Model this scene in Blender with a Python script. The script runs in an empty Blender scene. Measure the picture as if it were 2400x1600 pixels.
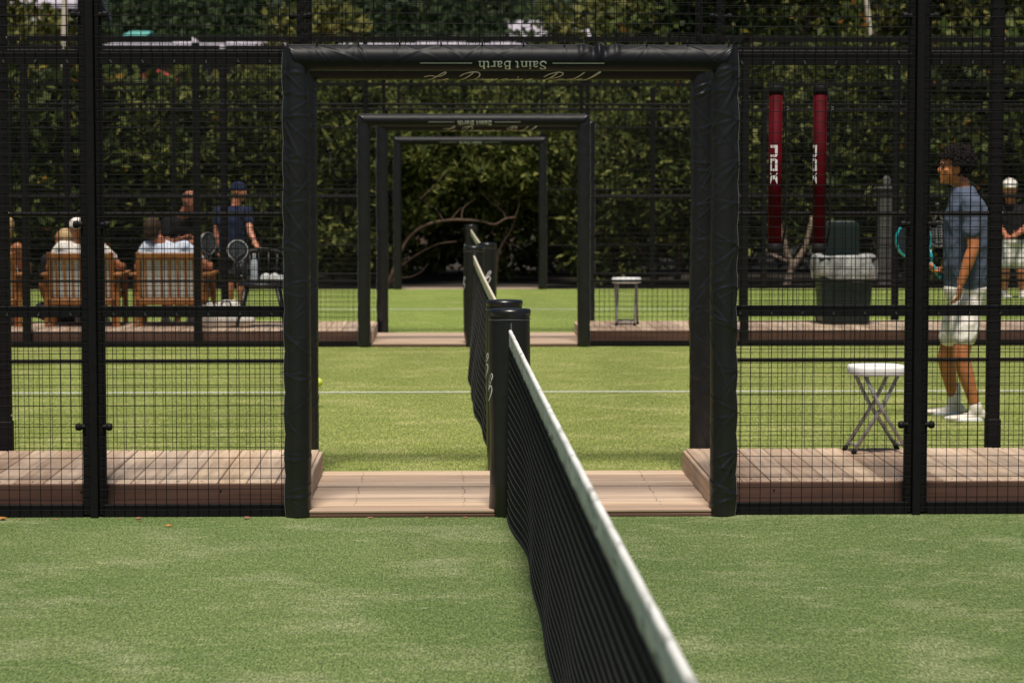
import bpy, bmesh, math, random
import numpy as np
from mathutils import Vector, Matrix, noise as mnoise
R = math.radians
random.seed(7)
rng = np.random.default_rng(11)
scene = bpy.context.scene
COL = scene.collection

# ------------------------------------------------------------------ camera
FPX, CX, CY = 5762.0, 1200.0, 800.0          # measured on the 2400 x 1600 photograph
CAMH = 1.637
PITCH, YAW = math.atan(391 / 5762.0), math.asin(154 / 5775.0)
cam_d = bpy.data.cameras.new("camera")
cam = bpy.data.objects.new("camera", cam_d)
COL.objects.link(cam)
cam.location = (0, 0, CAMH)
cam.rotation_euler = (math.pi / 2 - PITCH, 0, -YAW)
cam_d.sensor_fit = 'HORIZONTAL'
cam_d.sensor_width = 36
cam_d.lens = 36 * FPX / 2400
cam_d.clip_start, cam_d.clip_end = 0.1, 2000
cam_d.dof.use_dof = True
cam_d.dof.focus_distance = 11.2
cam_d.dof.aperture_fstop = 5.4
scene.camera = cam

# ------------------------------------------------------------------ sky, sun, exposure
SUN_DX, SUN_DY = 0.015, 0.38                 # where a shadow falls per metre of height
elev = math.atan(1 / math.hypot(SUN_DX, SUN_DY))
sdir = Vector((-SUN_DX, -SUN_DY, 1)).normalized()   # towards the sun
w = bpy.data.worlds.new("World"); scene.world = w; w.use_nodes = True
nt = w.node_tree; nt.nodes.clear()
sky = nt.nodes.new("ShaderNodeTexSky"); sky.sky_type = 'NISHITA'; sky.sun_disc = False
sky.sun_elevation = elev
sky.sun_rotation = math.atan2(sdir.x, sdir.y)
bg = nt.nodes.new("ShaderNodeBackground"); bg.inputs[1].default_value = 0.055
wo = nt.nodes.new("ShaderNodeOutputWorld")
nt.links.new(sky.outputs[0], bg.inputs[0]); nt.links.new(bg.outputs[0], wo.inputs[0])
sd = bpy.data.lights.new("sun", 'SUN'); sd.energy = 5.0; sd.angle = R(11); sd.color = (1, .93, .81)
sun = bpy.data.objects.new("sun", sd); COL.objects.link(sun)
sun.rotation_euler = (-sdir).to_track_quat('-Z', 'Y').to_euler()
vs = scene.view_settings
vs.view_transform = 'Standard'; vs.look = 'None'; vs.gamma = 1; vs.exposure = 0.0
scene.cycles.use_denoising = True
scene.cycles.max_bounces = 8
scene.cycles.sample_clamp_indirect = 6

# ------------------------------------------------------------------ helpers
_f = Vector((math.sin(YAW) * math.cos(PITCH), math.cos(YAW) * math.cos(PITCH), -math.sin(PITCH)))
_r = Vector((math.cos(YAW), -math.sin(YAW), 0))
_u = _r.cross(_f)
def at(px, py, D):
    """point of the place that was measured at photo pixel (px, py), D metres down the court axis"""
    d = _f + _r * ((px - CX) / FPX) - _u * ((py - CY) / FPX)
    return Vector((0, 0, CAMH)) + d * (D / d.y)

def lin(h):
    h = h.lstrip('#'); c = [int(h[i:i + 2], 16) / 255 for i in (0, 2, 4)]
    return tuple(x / 12.92 if x <= .04045 else ((x + .055) / 1.055) ** 2.4 for x in c)

def mat_new(name):
    m = bpy.data.materials.new(name); m.use_nodes = True
    n = m.node_tree.nodes; b = n["Principled BSDF"]
    return m, m.node_tree, b
def N(t, kind, **kw):
    n = t.nodes.new(kind)
    for k, v in kw.items():
        if k.startswith('i_'): n.inputs[k[2:].replace('_', ' ')].default_value = v
        else: setattr(n, k, v)
    return n
def ramp(t, fac, stops):
    n = t.nodes.new("ShaderNodeValToRGB"); e = n.color_ramp.elements
    e[0].position, e[0].color = stops[0][0], (*stops[0][1], 1)
    e[1].position, e[1].color = stops[-1][0], (*stops[-1][1], 1)
    for p, c in stops[1:-1]:
        x = e.new(p); x.color = (*c, 1)
    t.links.new(fac, n.inputs[0]); return n.outputs[0]
def mixc(t, fac, a, b, mode='MIX'):
    n = t.nodes.new("ShaderNodeMix"); n.data_type = 'RGBA'; n.blend_type = mode
    for sock, v in ((0, fac), (6, a), (7, b)):
        if hasattr(v, 'is_linked') or hasattr(v, 'links'): t.links.new(v, n.inputs[sock])
        elif sock == 0: n.inputs[0].default_value = v
        else: n.inputs[sock].default_value = (*v, 1)
    return n.outputs[2]
def noise(t, co, scale, detail=3, rough=.55, vec_scale=None):
    if vec_scale:
        mp = t.nodes.new("ShaderNodeMapping"); mp.inputs['Scale'].default_value = vec_scale
        t.links.new(co, mp.inputs[0]); co = mp.outputs[0]
    n = N(t, "ShaderNodeTexNoise", i_Scale=scale, i_Detail=detail, i_Roughness=rough)
    t.links.new(co, n.inputs['Vector']); return n.outputs['Fac']
def bump(t, b, h, strength, dist):
    n = N(t, "ShaderNodeBump", i_Strength=strength, i_Distance=dist)
    t.links.new(h, n.inputs['Height']); t.links.new(n.outputs[0], b.inputs['Normal'])
def coord(t, kind='Object'):
    return t.nodes.new("ShaderNodeTexCoord").outputs[kind]
def world_pos(t):
    return t.nodes.new("ShaderNodeNewGeometry").outputs['Position']
def simple(name, col, rough=.6, var=.12, scale=30, metal=0, spec=.5, bumpk=0, bscale=80, coat=0):
    m, t, b = mat_new(name)
    co = world_pos(t)
    f = noise(t, co, scale)
    lo = tuple(c * (1 - var) for c in col); hi = tuple(min(1, c * (1 + var)) for c in col)
    t.links.new(ramp(t, f, [(.3, lo), (.7, hi)]), b.inputs['Base Color'])
    b.inputs['Roughness'].default_value = rough; b.inputs['Metallic'].default_value = metal
    b.inputs['Specular IOR Level'].default_value = spec
    if coat: b.inputs['Coat Weight'].default_value = coat
    if bumpk:
        bump(t, b, noise(t, co, bscale, 4), bumpk, .01)
    return m

# ------------------------------------------------------------------ materials
M = {}
M['steel'] = simple('black_powder_coat', (.007, .0065, .007), .6, .2, 40, spec=.14)
M['wire'] = simple('black_wire_coat', (.004, .004, .0045), .55, .1, 40, spec=.15)
M['vinyl'] = simple('black_vinyl', (.0075, .0072, .0082), .31, .25, 12, spec=.55, bumpk=.05, bscale=60)
M['vinyl_smooth'] = simple('black_vinyl_taut', (.0065, .0068, .0090), .50, .2, 12, spec=.22, bumpk=.03, bscale=60)
M['piping'] = simple('grey_piping', (.20, .195, .20), .5, .1)
M['print'] = simple('white_print', (.72, .72, .70), .5, .1, 60)
M['gold'] = simple('cream_print', (.60, .55, .42), .5, .1, 60)
M['line'] = simple('white_line', (.74, .76, .70), .8, .06, 80)
M['cord'] = simple('black_net_cord', (.012, .012, .012), .75, .3, 100)
M['cord_sunlit'] = simple('sunlit_net_cord', (.052, .046, .042), .7, .3, 100)  # level cords: sunlight on their tops put into a lighter colour
M['plastic_white'] = simple('white_plastic', (.80, .80, .80), .4, .03, 20)
M['tube_grey'] = simple('grey_leg_tube', (.34, .33, .33), .38, .15, 30, metal=.35)
M['rubber'] = simple('black_rubber', (.007, .007, .007), .7, spec=.2)
M['tube_dark'] = simple('dull_clip', (.06, .06, .06), .5, .3, metal=.5)
M['red'] = simple('red_tube', (.072, .0015, .0055), .65, .35, 14, spec=.08)
M['bin'] = simple('dark_green_plastic', (.005, .014, .012), .45, .15, 10)
M['teak'] = simple('orange_teak', (.33, .125, .030), .5, .3, 14)
M['cushion'] = simple('grey_cushion', (.55, .55, .55), .9, .1, 30)
M['blackwood'] = simple('black_painted_wood', (.012, .012, .013), .4, .2)
M['towel'] = simple('white_towel', (.72, .72, .72), .95, .06, 40, bumpk=.3, bscale=120)
M['canvas'] = simple('white_canvas', (.74, .70, .64), .9, .1, 14, bumpk=.4, bscale=20)
M['turq'] = simple('turquoise_frame', (.02, .30, .34), .3, .15)
M['racket_dark'] = simple('dark_racket_face', (.012, .018, .022), .4, .2)
M['racket_grey'] = simple('grey_racket_print', (.16, .15, .14), .5, .4, 40)
M['ball'] = simple('yellow_felt', (.62, .70, .03), .95, .1, 60)
M['pole'] = simple('cream_pole', (.55, .47, .36), .6, .1, 5)
M['stone'] = simple('grey_stone', (.10, .095, .09), .9, .2, 8)
M['soil'] = simple('dark_soil', (.026, .020, .014), .95, .35, 3)
M['gravel'] = simple('pink_gravel', (.30, .22, .17), .95, .45, 30, bumpk=.6, bscale=50)
M['bark'] = simple('brown_bark', (.10, .062, .042), .9, .45, 18, bumpk=.8, bscale=40)
M['bark_pale'] = simple('pale_bark', (.26, .19, .15), .9, .3, 18, bumpk=.5, bscale=40)
M['bolt'] = simple('bright_bolt', (.35, .34, .33), .3, .2, metal=.7)

# bag plastic
m, t, b = mat_new('clear_bag_plastic')
b.inputs['Base Color'].default_value = (.78, .78, .76, 1); b.inputs['Roughness'].default_value = .3
bump(t, b, noise(t, world_pos(t), 25, 4), .7, .02); M['bag'] = m
tp = t.nodes.new("ShaderNodeBsdfTransparent"); mx = t.nodes.new("ShaderNodeMixShader")
t.links.new(ramp(t, noise(t, world_pos(t), 9, 4), [(.35, (.30, .30, .30)), (.65, (.72, .72, .72))]), mx.inputs[0])
t.links.new(tp.outputs[0], mx.inputs[1]); t.links.new(b.outputs[0], mx.inputs[2]); t.links.new(mx.outputs[0], t.nodes["Material Output"].inputs[0])

# bottle
m, t, b = mat_new('bottle_plastic')
b.inputs['Base Color'].default_value = (.70, .76, .85, 1); b.inputs['Roughness'].default_value = .15
b.inputs['Transmission Weight'].default_value = .4; M['bottle'] = m

# turf: green fibre, pale sand drifts, fine grain
def turf(name, g_lo, g_hi, sand, seed, worn, nap):
    m, t, b = mat_new(name)
    co = world_pos(t)
    off = N(t, "ShaderNodeMapping"); off.inputs['Location'].default_value = (seed * 7.3, seed * 3.1, 0)
    t.links.new(co, off.inputs[0]); co2 = off.outputs[0]
    fine = noise(t, co2, 1, 3, .8, (130, 130 * nap, 130))
    fine2 = noise(t, co2, 1, 3, .75, (55, 55 * nap, 55))
    med = noise(t, co2, .9, 4, .6)
    streak = noise(t, co2, 1.0, 6, .66, (1.7, 2.2, 1))
    streak2 = noise(t, co2, 1.0, 5, .65, (8.0, 10.0, 1))
    lanes = noise(t, co2, 1.0, 2, .5, (1.1, .12, 1))
    base = ramp(t, med, [(.3, g_lo), (.7, g_hi)])
    base = mixc(t, ramp(t, lanes, [(.42, (0, 0, 0)), (.66, (.42, .42, .42))]), base, tuple(c * .70 for c in g_lo))
    s1 = ramp(t, streak, [(.50, (0, 0, 0)), (.74, (worn, worn, worn))])
    base = mixc(t, s1, base, sand)
    s2 = ramp(t, streak2, [(.56, (0, 0, 0)), (.76, (worn * .9,) * 3)])
    base = mixc(t, s2, base, tuple(c * 1.06 for c in sand))
    grain = ramp(t, fine, [(.36, (.42, .46, .40)), (.5, (.97, .98, .97)), (.64, (1.75, 1.65, 1.68))])
    base = mixc(t, 1.0, base, grain, 'MULTIPLY')
    grain2 = ramp(t, fine2, [(.34, (.74, .77, .71)), (.66, (1.25, 1.21, 1.19))])
    base = mixc(t, 1.0, base, grain2, 'MULTIPLY')
    t.links.new(base, b.inputs['Base Color'])
    b.inputs['Roughness'].default_value = .95; b.inputs['Specular IOR Level'].default_value = .15
    bump(t, b, fine, .55, .012)
    return m
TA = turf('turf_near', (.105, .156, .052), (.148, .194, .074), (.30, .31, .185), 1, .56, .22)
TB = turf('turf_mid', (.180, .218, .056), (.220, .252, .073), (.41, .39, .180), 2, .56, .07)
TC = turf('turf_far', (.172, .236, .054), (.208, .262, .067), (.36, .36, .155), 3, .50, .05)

# weathered hardwood; grain runs along local x of each board
def wood(name, dark, light, rough=.75):
    m, t, b = mat_new(name)
    co = coord(t)
    oi = N(t, "ShaderNodeObjectInfo")
    va = N(t, "ShaderNodeVectorMath", operation='ADD')
    sc = N(t, "ShaderNodeVectorMath", operation='SCALE'); sc.inputs['Scale'].default_value = 37
    cmb = N(t, "ShaderNodeCombineXYZ")
    for i in range(3): t.links.new(oi.outputs['Random'], cmb.inputs[i])
    t.links.new(cmb.outputs[0], sc.inputs[0])
    t.links.new(co, va.inputs[0]); t.links.new(sc.outputs[0], va.inputs[1])
    c = va.outputs[0]
    g1 = noise(t, c, 1, 4, .6, (1.6, 38, 38))
    g2 = noise(t, c, 1, 3, .6, (.7, 7, 7))
    col = ramp(t, g2, [(.3, dark), (.7, light)])
    col = mixc(t, .75, col, ramp(t, g1, [(.3, (.62, .58, .56)), (.6, (1.08, 1.06, 1.05))]), 'MULTIPLY')
    tone = ramp(t, oi.outputs['Random'], [(0, (.74, .68, .66)), (.3, (.90, .87, .87)), (.55, (1.0, 1.0, 1.02)), (1, (1.14, 1.10, 1.03))])
    col = mixc(t, 1, col, tone, 'MULTIPLY')
    t.links.new(col, b.inputs['Base Color']); b.inputs['Roughness'].default_value = rough
    b.inputs['Specular IOR Level'].default_value = .25
    bump(t, b, g1, .25, .004)
    return m
M['deck'] = wood('weathered_deck', (.46, .345, .255), (.60, .475, .365))
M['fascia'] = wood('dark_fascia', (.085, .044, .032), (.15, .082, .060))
M['joist'] = simple('deck_joist', (.05, .03, .022), .9)

# canvas band of the nets: white with scuffs
m, t, b = mat_new('white_net_band')
co = world_pos(t)
sc1 = noise(t, co, 1, 4, .6, (22, 6, 34))
col = mixc(t, ramp(t, sc1, [(.55, (0, 0, 0)), (.64, (.7, .7, .7))]), (.76, .76, .745), (.15, .16, .13))
col = mixc(t, ramp(t, noise(t, co, 4, 4), [(.4, (0, 0, 0)), (.7, (.5, .5, .5))]), col, (.40, .39, .365))
t.links.new(col, b.inputs['Base Color']); b.inputs['Roughness'].default_value = .85
bump(t, b, noise(t, co, 130, 3), .3, .006); M['band'] = m
M['band_cream'] = simple('cream_net_band', (.66, .60, .48), .85, .15, 20)

def leafmat(name, stops, rough=.6, trans=.22):
    m, t, b = mat_new(name)
    g = t.nodes.new("ShaderNodeNewGeometry")
    col = ramp(t, g.outputs['Random Per Island'], stops)
    t.links.new(col, b.inputs['Base Color']); b.inputs['Roughness'].default_value = rough
    b.inputs['Specular IOR Level'].default_value = .14
    tr = t.nodes.new("ShaderNodeBsdfTranslucent"); t.links.new(col, tr.inputs[0])
    mx = t.nodes.new("ShaderNodeMixShader"); mx.inputs[0].default_value = trans
    out = t.nodes["Material Output"]
    t.links.new(b.outputs[0], mx.inputs[1]); t.links.new(tr.outputs[0], mx.inputs[2])
    t.links.new(mx.outputs[0], out.inputs[0])
    return m
M['leaf_hedge'] = leafmat('hedge_leaf', [(0, (.016, .028, .007)), (.4, (.050, .068, .014)), (.75, (.115, .130, .028)), (1, (.20, .20, .055))])
M['leaf_grape'] = leafmat('broad_leaf', [(0, (.018, .030, .008)), (.5, (.052, .074, .017)), (.93, (.105, .122, .028)), (.965, (.22, .15, .02)), (.98, (.28, .10, .015)), (1, (.09, .11, .02))])
M['leaf_yellow'] = leafmat('yellow_green_leaf', [(0, (.035, .045, .010)), (.5, (.090, .098, .024)), (1, (.20, .185, .055))])
M['leaf_hill'] = leafmat('hill_leaf', [(0, (.012, .022, .009)), (.6, (.026, .044, .016)), (1, (.050, .070, .024))])

# ------------------------------------------------------------------ mesh builders
def link(name, me, mat, parent=None, smooth=False):
    o = bpy.data.objects.new(name, me); COL.objects.link(o)
    if mat is not None and not me.materials: me.materials.append(mat)
    if smooth:
        me.polygons.foreach_set('use_smooth', [True] * len(me.polygons))
    if parent is not None:
        o.parent = parent
        o.matrix_parent_inverse = Matrix.Translation(-parent.location) if parent.type == 'EMPTY' else Matrix.Identity(4)
    return o
def tag(o, label=None, cat=None, group=None, kind=None):
    if label: o['label'] = label
    if cat: o['category'] = cat
    if group: o['group'] = group
    if kind: o['kind'] = kind
    return o
def thing(name, loc, label, cat, group=None):
    o = bpy.data.objects.new(name, None); COL.objects.link(o); o.location = loc
    o.empty_display_size = .1
    return tag(o, label, cat, group)
def copy_tree(o, parent=None):
    c = o.copy(); COL.objects.link(c)
    if parent is not None: c.parent = parent
    for ch in list(o.children): copy_tree(ch, c)
    return c

class MB:
    def __init__(s): s.v = []; s.f = []
    def add(s, v, f):
        k = len(s.v); s.v += [tuple(p) for p in v]; s.f += [tuple(i + k for i in q) for q in f]; return s
    def box(s, x0, x1, y0, y1, z0, z1):
        return s.add([(x0, y0, z0), (x1, y0, z0), (x1, y1, z0), (x0, y1, z0), (x0, y0, z1), (x1, y0, z1), (x1, y1, z1), (x0, y1, z1)],
                     [(3, 2, 1, 0), (4, 5, 6, 7), (0, 1, 5, 4), (1, 2, 6, 5), (2, 3, 7, 6), (3, 0, 4, 7)])
    def cbox(s, c, d, ch=.003, rot=None):
        """chamfered box: centre c, half sizes d"""
        pts = []
        for sx in (-1, 1):
            for sy in (-1, 1):
                for sz in (-1, 1):
                    for ax in range(3):
                        p = [sx * d[0], sy * d[1], sz * d[2]]; sg = (sx, sy, sz)
                        for a in range(3):
                            if a != ax: p[a] -= sg[a] * ch
                        pts.append(Vector(p))
        bm = bmesh.new()
        for p in pts: bm.verts.new(p)
        bmesh.ops.convex_hull(bm, input=bm.verts)
        bmesh.ops.dissolve_limit(bm, angle_limit=.01, verts=bm.verts, edges=bm.edges)
        bm.verts.index_update()
        vs_ = [(rot @ v.co if rot else v.co) + Vector(c) for v in bm.verts]
        fs_ = [[v.index for v in f.verts] for f in bm.faces]
        bm.free()
        return s.add(vs_, fs_)
    def tube(s, pts, r, n=8, caps=True):
        pts = [Vector(p) for p in pts]; k = len(pts)
        rr = r if isinstance(r, (list, tuple)) else [r] * k
        rings = []; ref = None
        for i in range(k):
            d = (pts[min(i + 1, k - 1)] - pts[max(i - 1, 0)])
            d = d.normalized() if d.length > 1e-9 else Vector((0, 0, 1))
            if ref is None:
                a = Vector((0, 0, 1)) if abs(d.z) < .9 else Vector((1, 0, 0))
                ref = d.cross(a).normalized()
            ref = (ref - d * ref.dot(d)).normalized(); q = d.cross(ref)
            rings.append([pts[i] + (ref * math.cos(2 * math.pi * j / n + math.pi / n) + q * math.sin(2 * math.pi * j / n + math.pi / n)) * rr[i] for j in range(n)])
        v = [p for rg in rings for p in rg]; f = []
        for i in range(k - 1):
            for j in range(n):
                a = i * n + j; b_ = i * n + (j + 1) % n
                f.append((a, b_, b_ + n, a + n))
        if caps:
            f.append(tuple(range(n - 1, -1, -1))); f.append(tuple((k - 1) * n + j for j in range(n)))
        return s.add(v, f)
    def lathe(s, prof, c, n=24, sx=1, sy=1):
        v = []; f = []
        for r_, z in prof:
            for j in range(n):
                a = 2 * math.pi * j / n
                v.append((c[0] + r_ * math.cos(a) * sx, c[1] + r_ * math.sin(a) * sy, c[2] + z))
        for i in range(len(prof) - 1):
            for j in range(n):
                a = i * n + j; b_ = i * n + (j + 1) % n
                f.append((a, b_, b_ + n, a + n))
        f.append(tuple(range(n - 1, -1, -1))); f.append(tuple((len(prof) - 1) * n + j for j in range(n)))
        return s.add(v, f)
    def build(s, name, mat, parent=None, smooth=False):
        me = bpy.data.meshes.new(name); me.from_pydata(s.v, [], s.f); me.update()
        return link(name, me, mat, parent, smooth)

def np_mesh(name, V, F):
    """V (n,3) float, F (m,k) int"""
    me = bpy.data.meshes.new(name); n, m_, k = len(V), len(F), F.shape[1]
    me.vertices.add(n); me.vertices.foreach_set('co', np.ascontiguousarray(V, np.float32).ravel())
    me.loops.add(m_ * k); me.loops.foreach_set('vertex_index', np.ascontiguousarray(F, np.int32).ravel())
    me.polygons.add(m_); me.polygons.foreach_set('loop_start', np.arange(0, m_ * k, k, dtype=np.int32))
    me.update(calc_edges=True); return me

def wires_np(segs, rad):
    """many straight square wires: segs list of (p0, p1) axis aligned in x or z"""
    A = np.array([s_[0] for s_ in segs], float); B = np.array([s_[1] for s_ in segs], float)
    D = B - A; vert = np.abs(D[:, 2]) > np.abs(D[:, 0])
    u = np.where(vert[:, None], [[1, 0, 0]], [[0, 0, 1]]).astype(float); v = np.tile([[0., 1, 0]], (len(A), 1))
    V = []
    for P in (A, B):
        for a_, b_ in ((1, 0), (0, 1), (-1, 0), (0, -1)):
            V.append(P + (u * a_ + v * b_) * rad)
    V = np.stack(V, 1).reshape(-1, 3)
    base = np.arange(len(A))[:, None] * 8
    F = np.concatenate([base + np.array([[j, (j + 1) % 4, (j + 1) % 4 + 4, j + 4]]) for j in range(4)], 0)
    return V, F

def polytubes_np(P, rad, nside=3):
    """P (lines, pts, 3) -> joined tubes"""
    L, K, _ = P.shape
    T = np.gradient(P, axis=1); T /= np.linalg.norm(T, axis=2, keepdims=True) + 1e-9
    ref = np.where(np.abs(T[..., 2:3]) > .7, np.array([1., 0, 0]), np.array([0, 0, 1.]))
    U = np.cross(T, ref); U /= np.linalg.norm(U, axis=2, keepdims=True); W = np.cross(T, U)
    rings = [P + rad * (U * math.cos(2 * math.pi * j / nside) + W * math.sin(2 * math.pi * j / nside)) for j in range(nside)]
    V = np.stack(rings, 2).reshape(-1, 3)
    li = np.arange(L)[:, None, None] * K * nside; ki = np.arange(K - 1)[None, :, None] * nside; j = np.arange(nside)[None, None, :]
    a = li + ki + j; b_ = li + ki + (j + 1) % nside
    F = np.stack([a, b_, b_ + nside, a + nside], -1).reshape(-1, 4)
    return V, F

def catmull(pts, sub=6):
    if len(pts) < 3: return [Vector(p) for p in pts]
    P = [Vector(p) for p in pts]; P = [P[0] * 2 - P[1]] + P + [P[-1] * 2 - P[-2]]; out = []
    for i in range(1, len(P) - 2):
        for k in range(sub):
            u = k / sub; a, b_, c, d = P[i - 1:i + 3]
            out.append(.5 * ((2 * b_) + (c - a) * u + (2 * a - 5 * b_ + 4 * c - d) * u * u + (3 * b_ - a - 3 * c + d) * u ** 3))
    out.append(P[-2]); return out

# ------------------------------------------------------------------ the setting: ground, courts, lines
F1Y, F2Y, F3Y, F4Y, F5Y = 11.76, 13.38, 23.40, 25.10, 35.16
def sheet(name, x0, x1, y0, y1, z, mat, nx=1):
    mb = MB(); xs = np.linspace(x0, x1, nx + 1)
    for i in range(nx):
        mb.add([(xs[i], y0, z), (xs[i + 1], y0, z), (xs[i + 1], y1, z), (xs[i], y1, z)], [(0, 1, 2, 3)])
    return tag(mb.build(name, mat), kind='structure')
sheet('ground', -300, 300, -60, 500, -.012, M['soil'])
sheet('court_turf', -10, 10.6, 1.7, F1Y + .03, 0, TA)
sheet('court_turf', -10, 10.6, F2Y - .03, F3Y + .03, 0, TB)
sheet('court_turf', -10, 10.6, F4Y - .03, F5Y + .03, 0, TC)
sheet('court_line', -6.6, 7.3, 18.44, 18.49, .004, M['line'])
sheet('court_line', -6.6, 7.3, 29.86, 29.91, .004, M['line'])
sheet('court_line', -6.6, 7.3, 6.60, 6.65, .004, M['line'])
sheet('gravel_strip', -12, 14, F5Y + .05, F5Y + .75, -.004, M['gravel'])

# hillside
def hill_z(x, y):
    return max(0, (y - 60)) * .27 + 1.3 * mnoise.noise((x * .03, y * .03, 0)) * min(1, max(0, (y - 60) / 20))
gx = np.linspace(-90, 120, 60); gy = np.linspace(58, 260, 50)
V = np.array([(x, y, hill_z(x, y) - .02) for y in gy for x in gx])
F = np.array([(j * 60 + i, j * 60 + i + 1, (j + 1) * 60 + i + 1, (j + 1) * 60 + i) for j in range(49) for i in range(59)])
hm = simple('hill_ground', (.030, .040, .016), .95, .3, .3)
tag(link('hillside', np_mesh('hillside', V, F), hm, smooth=True), kind='structure')

# ------------------------------------------------------------------ boardwalks
def plank_mesh(L, W, H):
    return MB().cbox((0, 0, 0), (L / 2, W / 2, H / 2), .004)
PW = .14
_pm = {}
def plank(parent, name, c, L, W, H, along, mat, tilt=0):
    key = (round(L, 3), round(W, 3), round(H, 3), mat.name)
    if key not in _pm:
        me = bpy.data.meshes.new(name); mb = plank_mesh(L, W, H); me.from_pydata(mb.v, [], mb.f); me.update()
        me.materials.append(mat); _pm[key] = me
    o = bpy.data.objects.new(name, _pm[key]); COL.objects.link(o); o.parent = parent
    o.location = c; o.rotation_euler = (tilt, 0, math.pi / 2 if along == 'y' else 0)
    return o
screw_me = bpy.data.meshes.new('screw'); _s = MB().lathe([(.0045, 0), (.0045, .001), (.003, .002)], (0, 0, 0), 8)
screw_me.from_pydata(_s.v, [], _s.f); screw_me.materials.append(M['rubber'])
def screw(parent, loc, rot=(0, 0, 0)):
    o = bpy.data.objects.new('screw', screw_me); COL.objects.link(o); o.parent = parent; o.location = loc; o.rotation_euler = rot
def boardwalk(y0, y1, xl, xr, xmin, xmax, yf, big):
    H = .15
    for x0, x1 in ((xmin, xl), (xr, xmax)):
        root = MB().box(x0 + .03, x1 - .03, y0 + .03, y1 - .03, 0, H - .032).build('boardwalk', M['joist'])
        tag(root, kind='structure')
        n = int(round((x1 - x0) / PW)); step = (x1 - x0) / n
        for i in range(n):
            xx = x0 + (i + .5) * step if x1 == xl else x0 + (i + .5) * step
            dz = random.uniform(-.0015, .0015)
            plank(root, 'plank', (xx, (y0 + y1) / 2 + .01, H - .015 + dz), y1 - y0 - .008, step - .004, .03, 'y', M['deck'])
            if big:
                for yy in (y0 + .05, y1 - .05): screw(root, (xx + random.uniform(-.03, .03), yy, H + .001))
        # fascia boards facing the court, three lengths butted end to end
        xs = [x0, x0 + (x1 - x0) * .38, x1] if x1 == xr else [x0, x0 + (x1 - x0) * .55, x1]
        for a, b_ in zip(xs[:-1], xs[1:]):
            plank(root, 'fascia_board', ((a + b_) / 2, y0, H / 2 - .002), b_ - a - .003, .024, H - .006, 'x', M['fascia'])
        if big:
            for k in range(5):
                screw(root, (x0 + (x1 - x0) * (k + .4) / 5, y0 - .0135, H - .035 + random.uniform(-.01, .01)), (R(90), 0, 0))
        sx = xl + .008 if x1 == xl else xr - .008
        e = plank(root, 'end_board', (sx, (y0 + y1) / 2 + .008, H / 2 - .004), y1 - y0 - .01, .02, H - .010, 'y', M['deck'])
    # low step through the gateway: boards laid across
    hs = .032
    root = MB().box(xl + .03, xr - .03, yf + .03, y1 - .03, -.005, hs - .027).build('gateway_step', M['joist'])
    tag(root, kind='structure')
    plank(root, 'step_shade_board', ((xl + xr) / 2, yf + .010, .008), xr - xl - .04, .016, .017, 'x', M['fascia'])  # added dark board: shade of the step's unlit front put into its colour
    n = 10; st = (y1 - yf) / n
    for i in range(n):
        yy = yf + (i + .5) * st
        plank(root, 'plank', ((xl + xr) / 2, yy, hs - .008 + (.004, .002, -.003, .002, 0, -.004, .003, .001, -.002, .002)[i]), xr - xl - .036, st - (.020 if i in (2, 5, 8) else .004), .016, 'x', M['deck'])
        if big:
            for xx in (xl + .24, (xl + xr) / 2 - .22, xr - .26):
                for dy in (-.04, .04): screw(root, (xx + random.uniform(-.006, .006), yy + dy, hs + .001))
boardwalk(11.86, 13.27, -.69, 1.30, -4.05, 4.94, 11.70, True)
boardwalk(23.50, 24.98, -.72, 1.32, -5.9, 7.0, 23.36, False)

# ------------------------------------------------------------------ fences
TOPZ = 2.915
knob_me = None
def make_knob():
    mb = MB()
    mb.tube([(-.006, 0, 0), (.014, 0, 0)], .012, 8)
    mb.tube([(.012, 0, 0), (.020, 0, 0), (.036, 0, 0), (.040, 0, 0)], [.015, .019, .017, .010], 10)
    me = bpy.data.meshes.new('knob'); me.from_pydata(mb.v, [], mb.f); me.materials.append(M['steel']); return me
knob_me = make_knob()
clip_me = bpy.data.meshes.new('mesh_clip'); _c = MB().box(-.004, .004, -.006, .004, -.009, .009)
clip_me.from_pydata(_c.v, [], _c.f); clip_me.materials.append(M['tube_dark'])
def add_inst(parent, me, name, loc, rot=(0, 0, 0)):
    o = bpy.data.objects.new(name, me); COL.objects.link(o); o.parent = parent
    o.matrix_parent_inverse = Matrix.Translation(-parent.location)
    o.location = loc; o.rotation_euler = rot; return o

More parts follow.
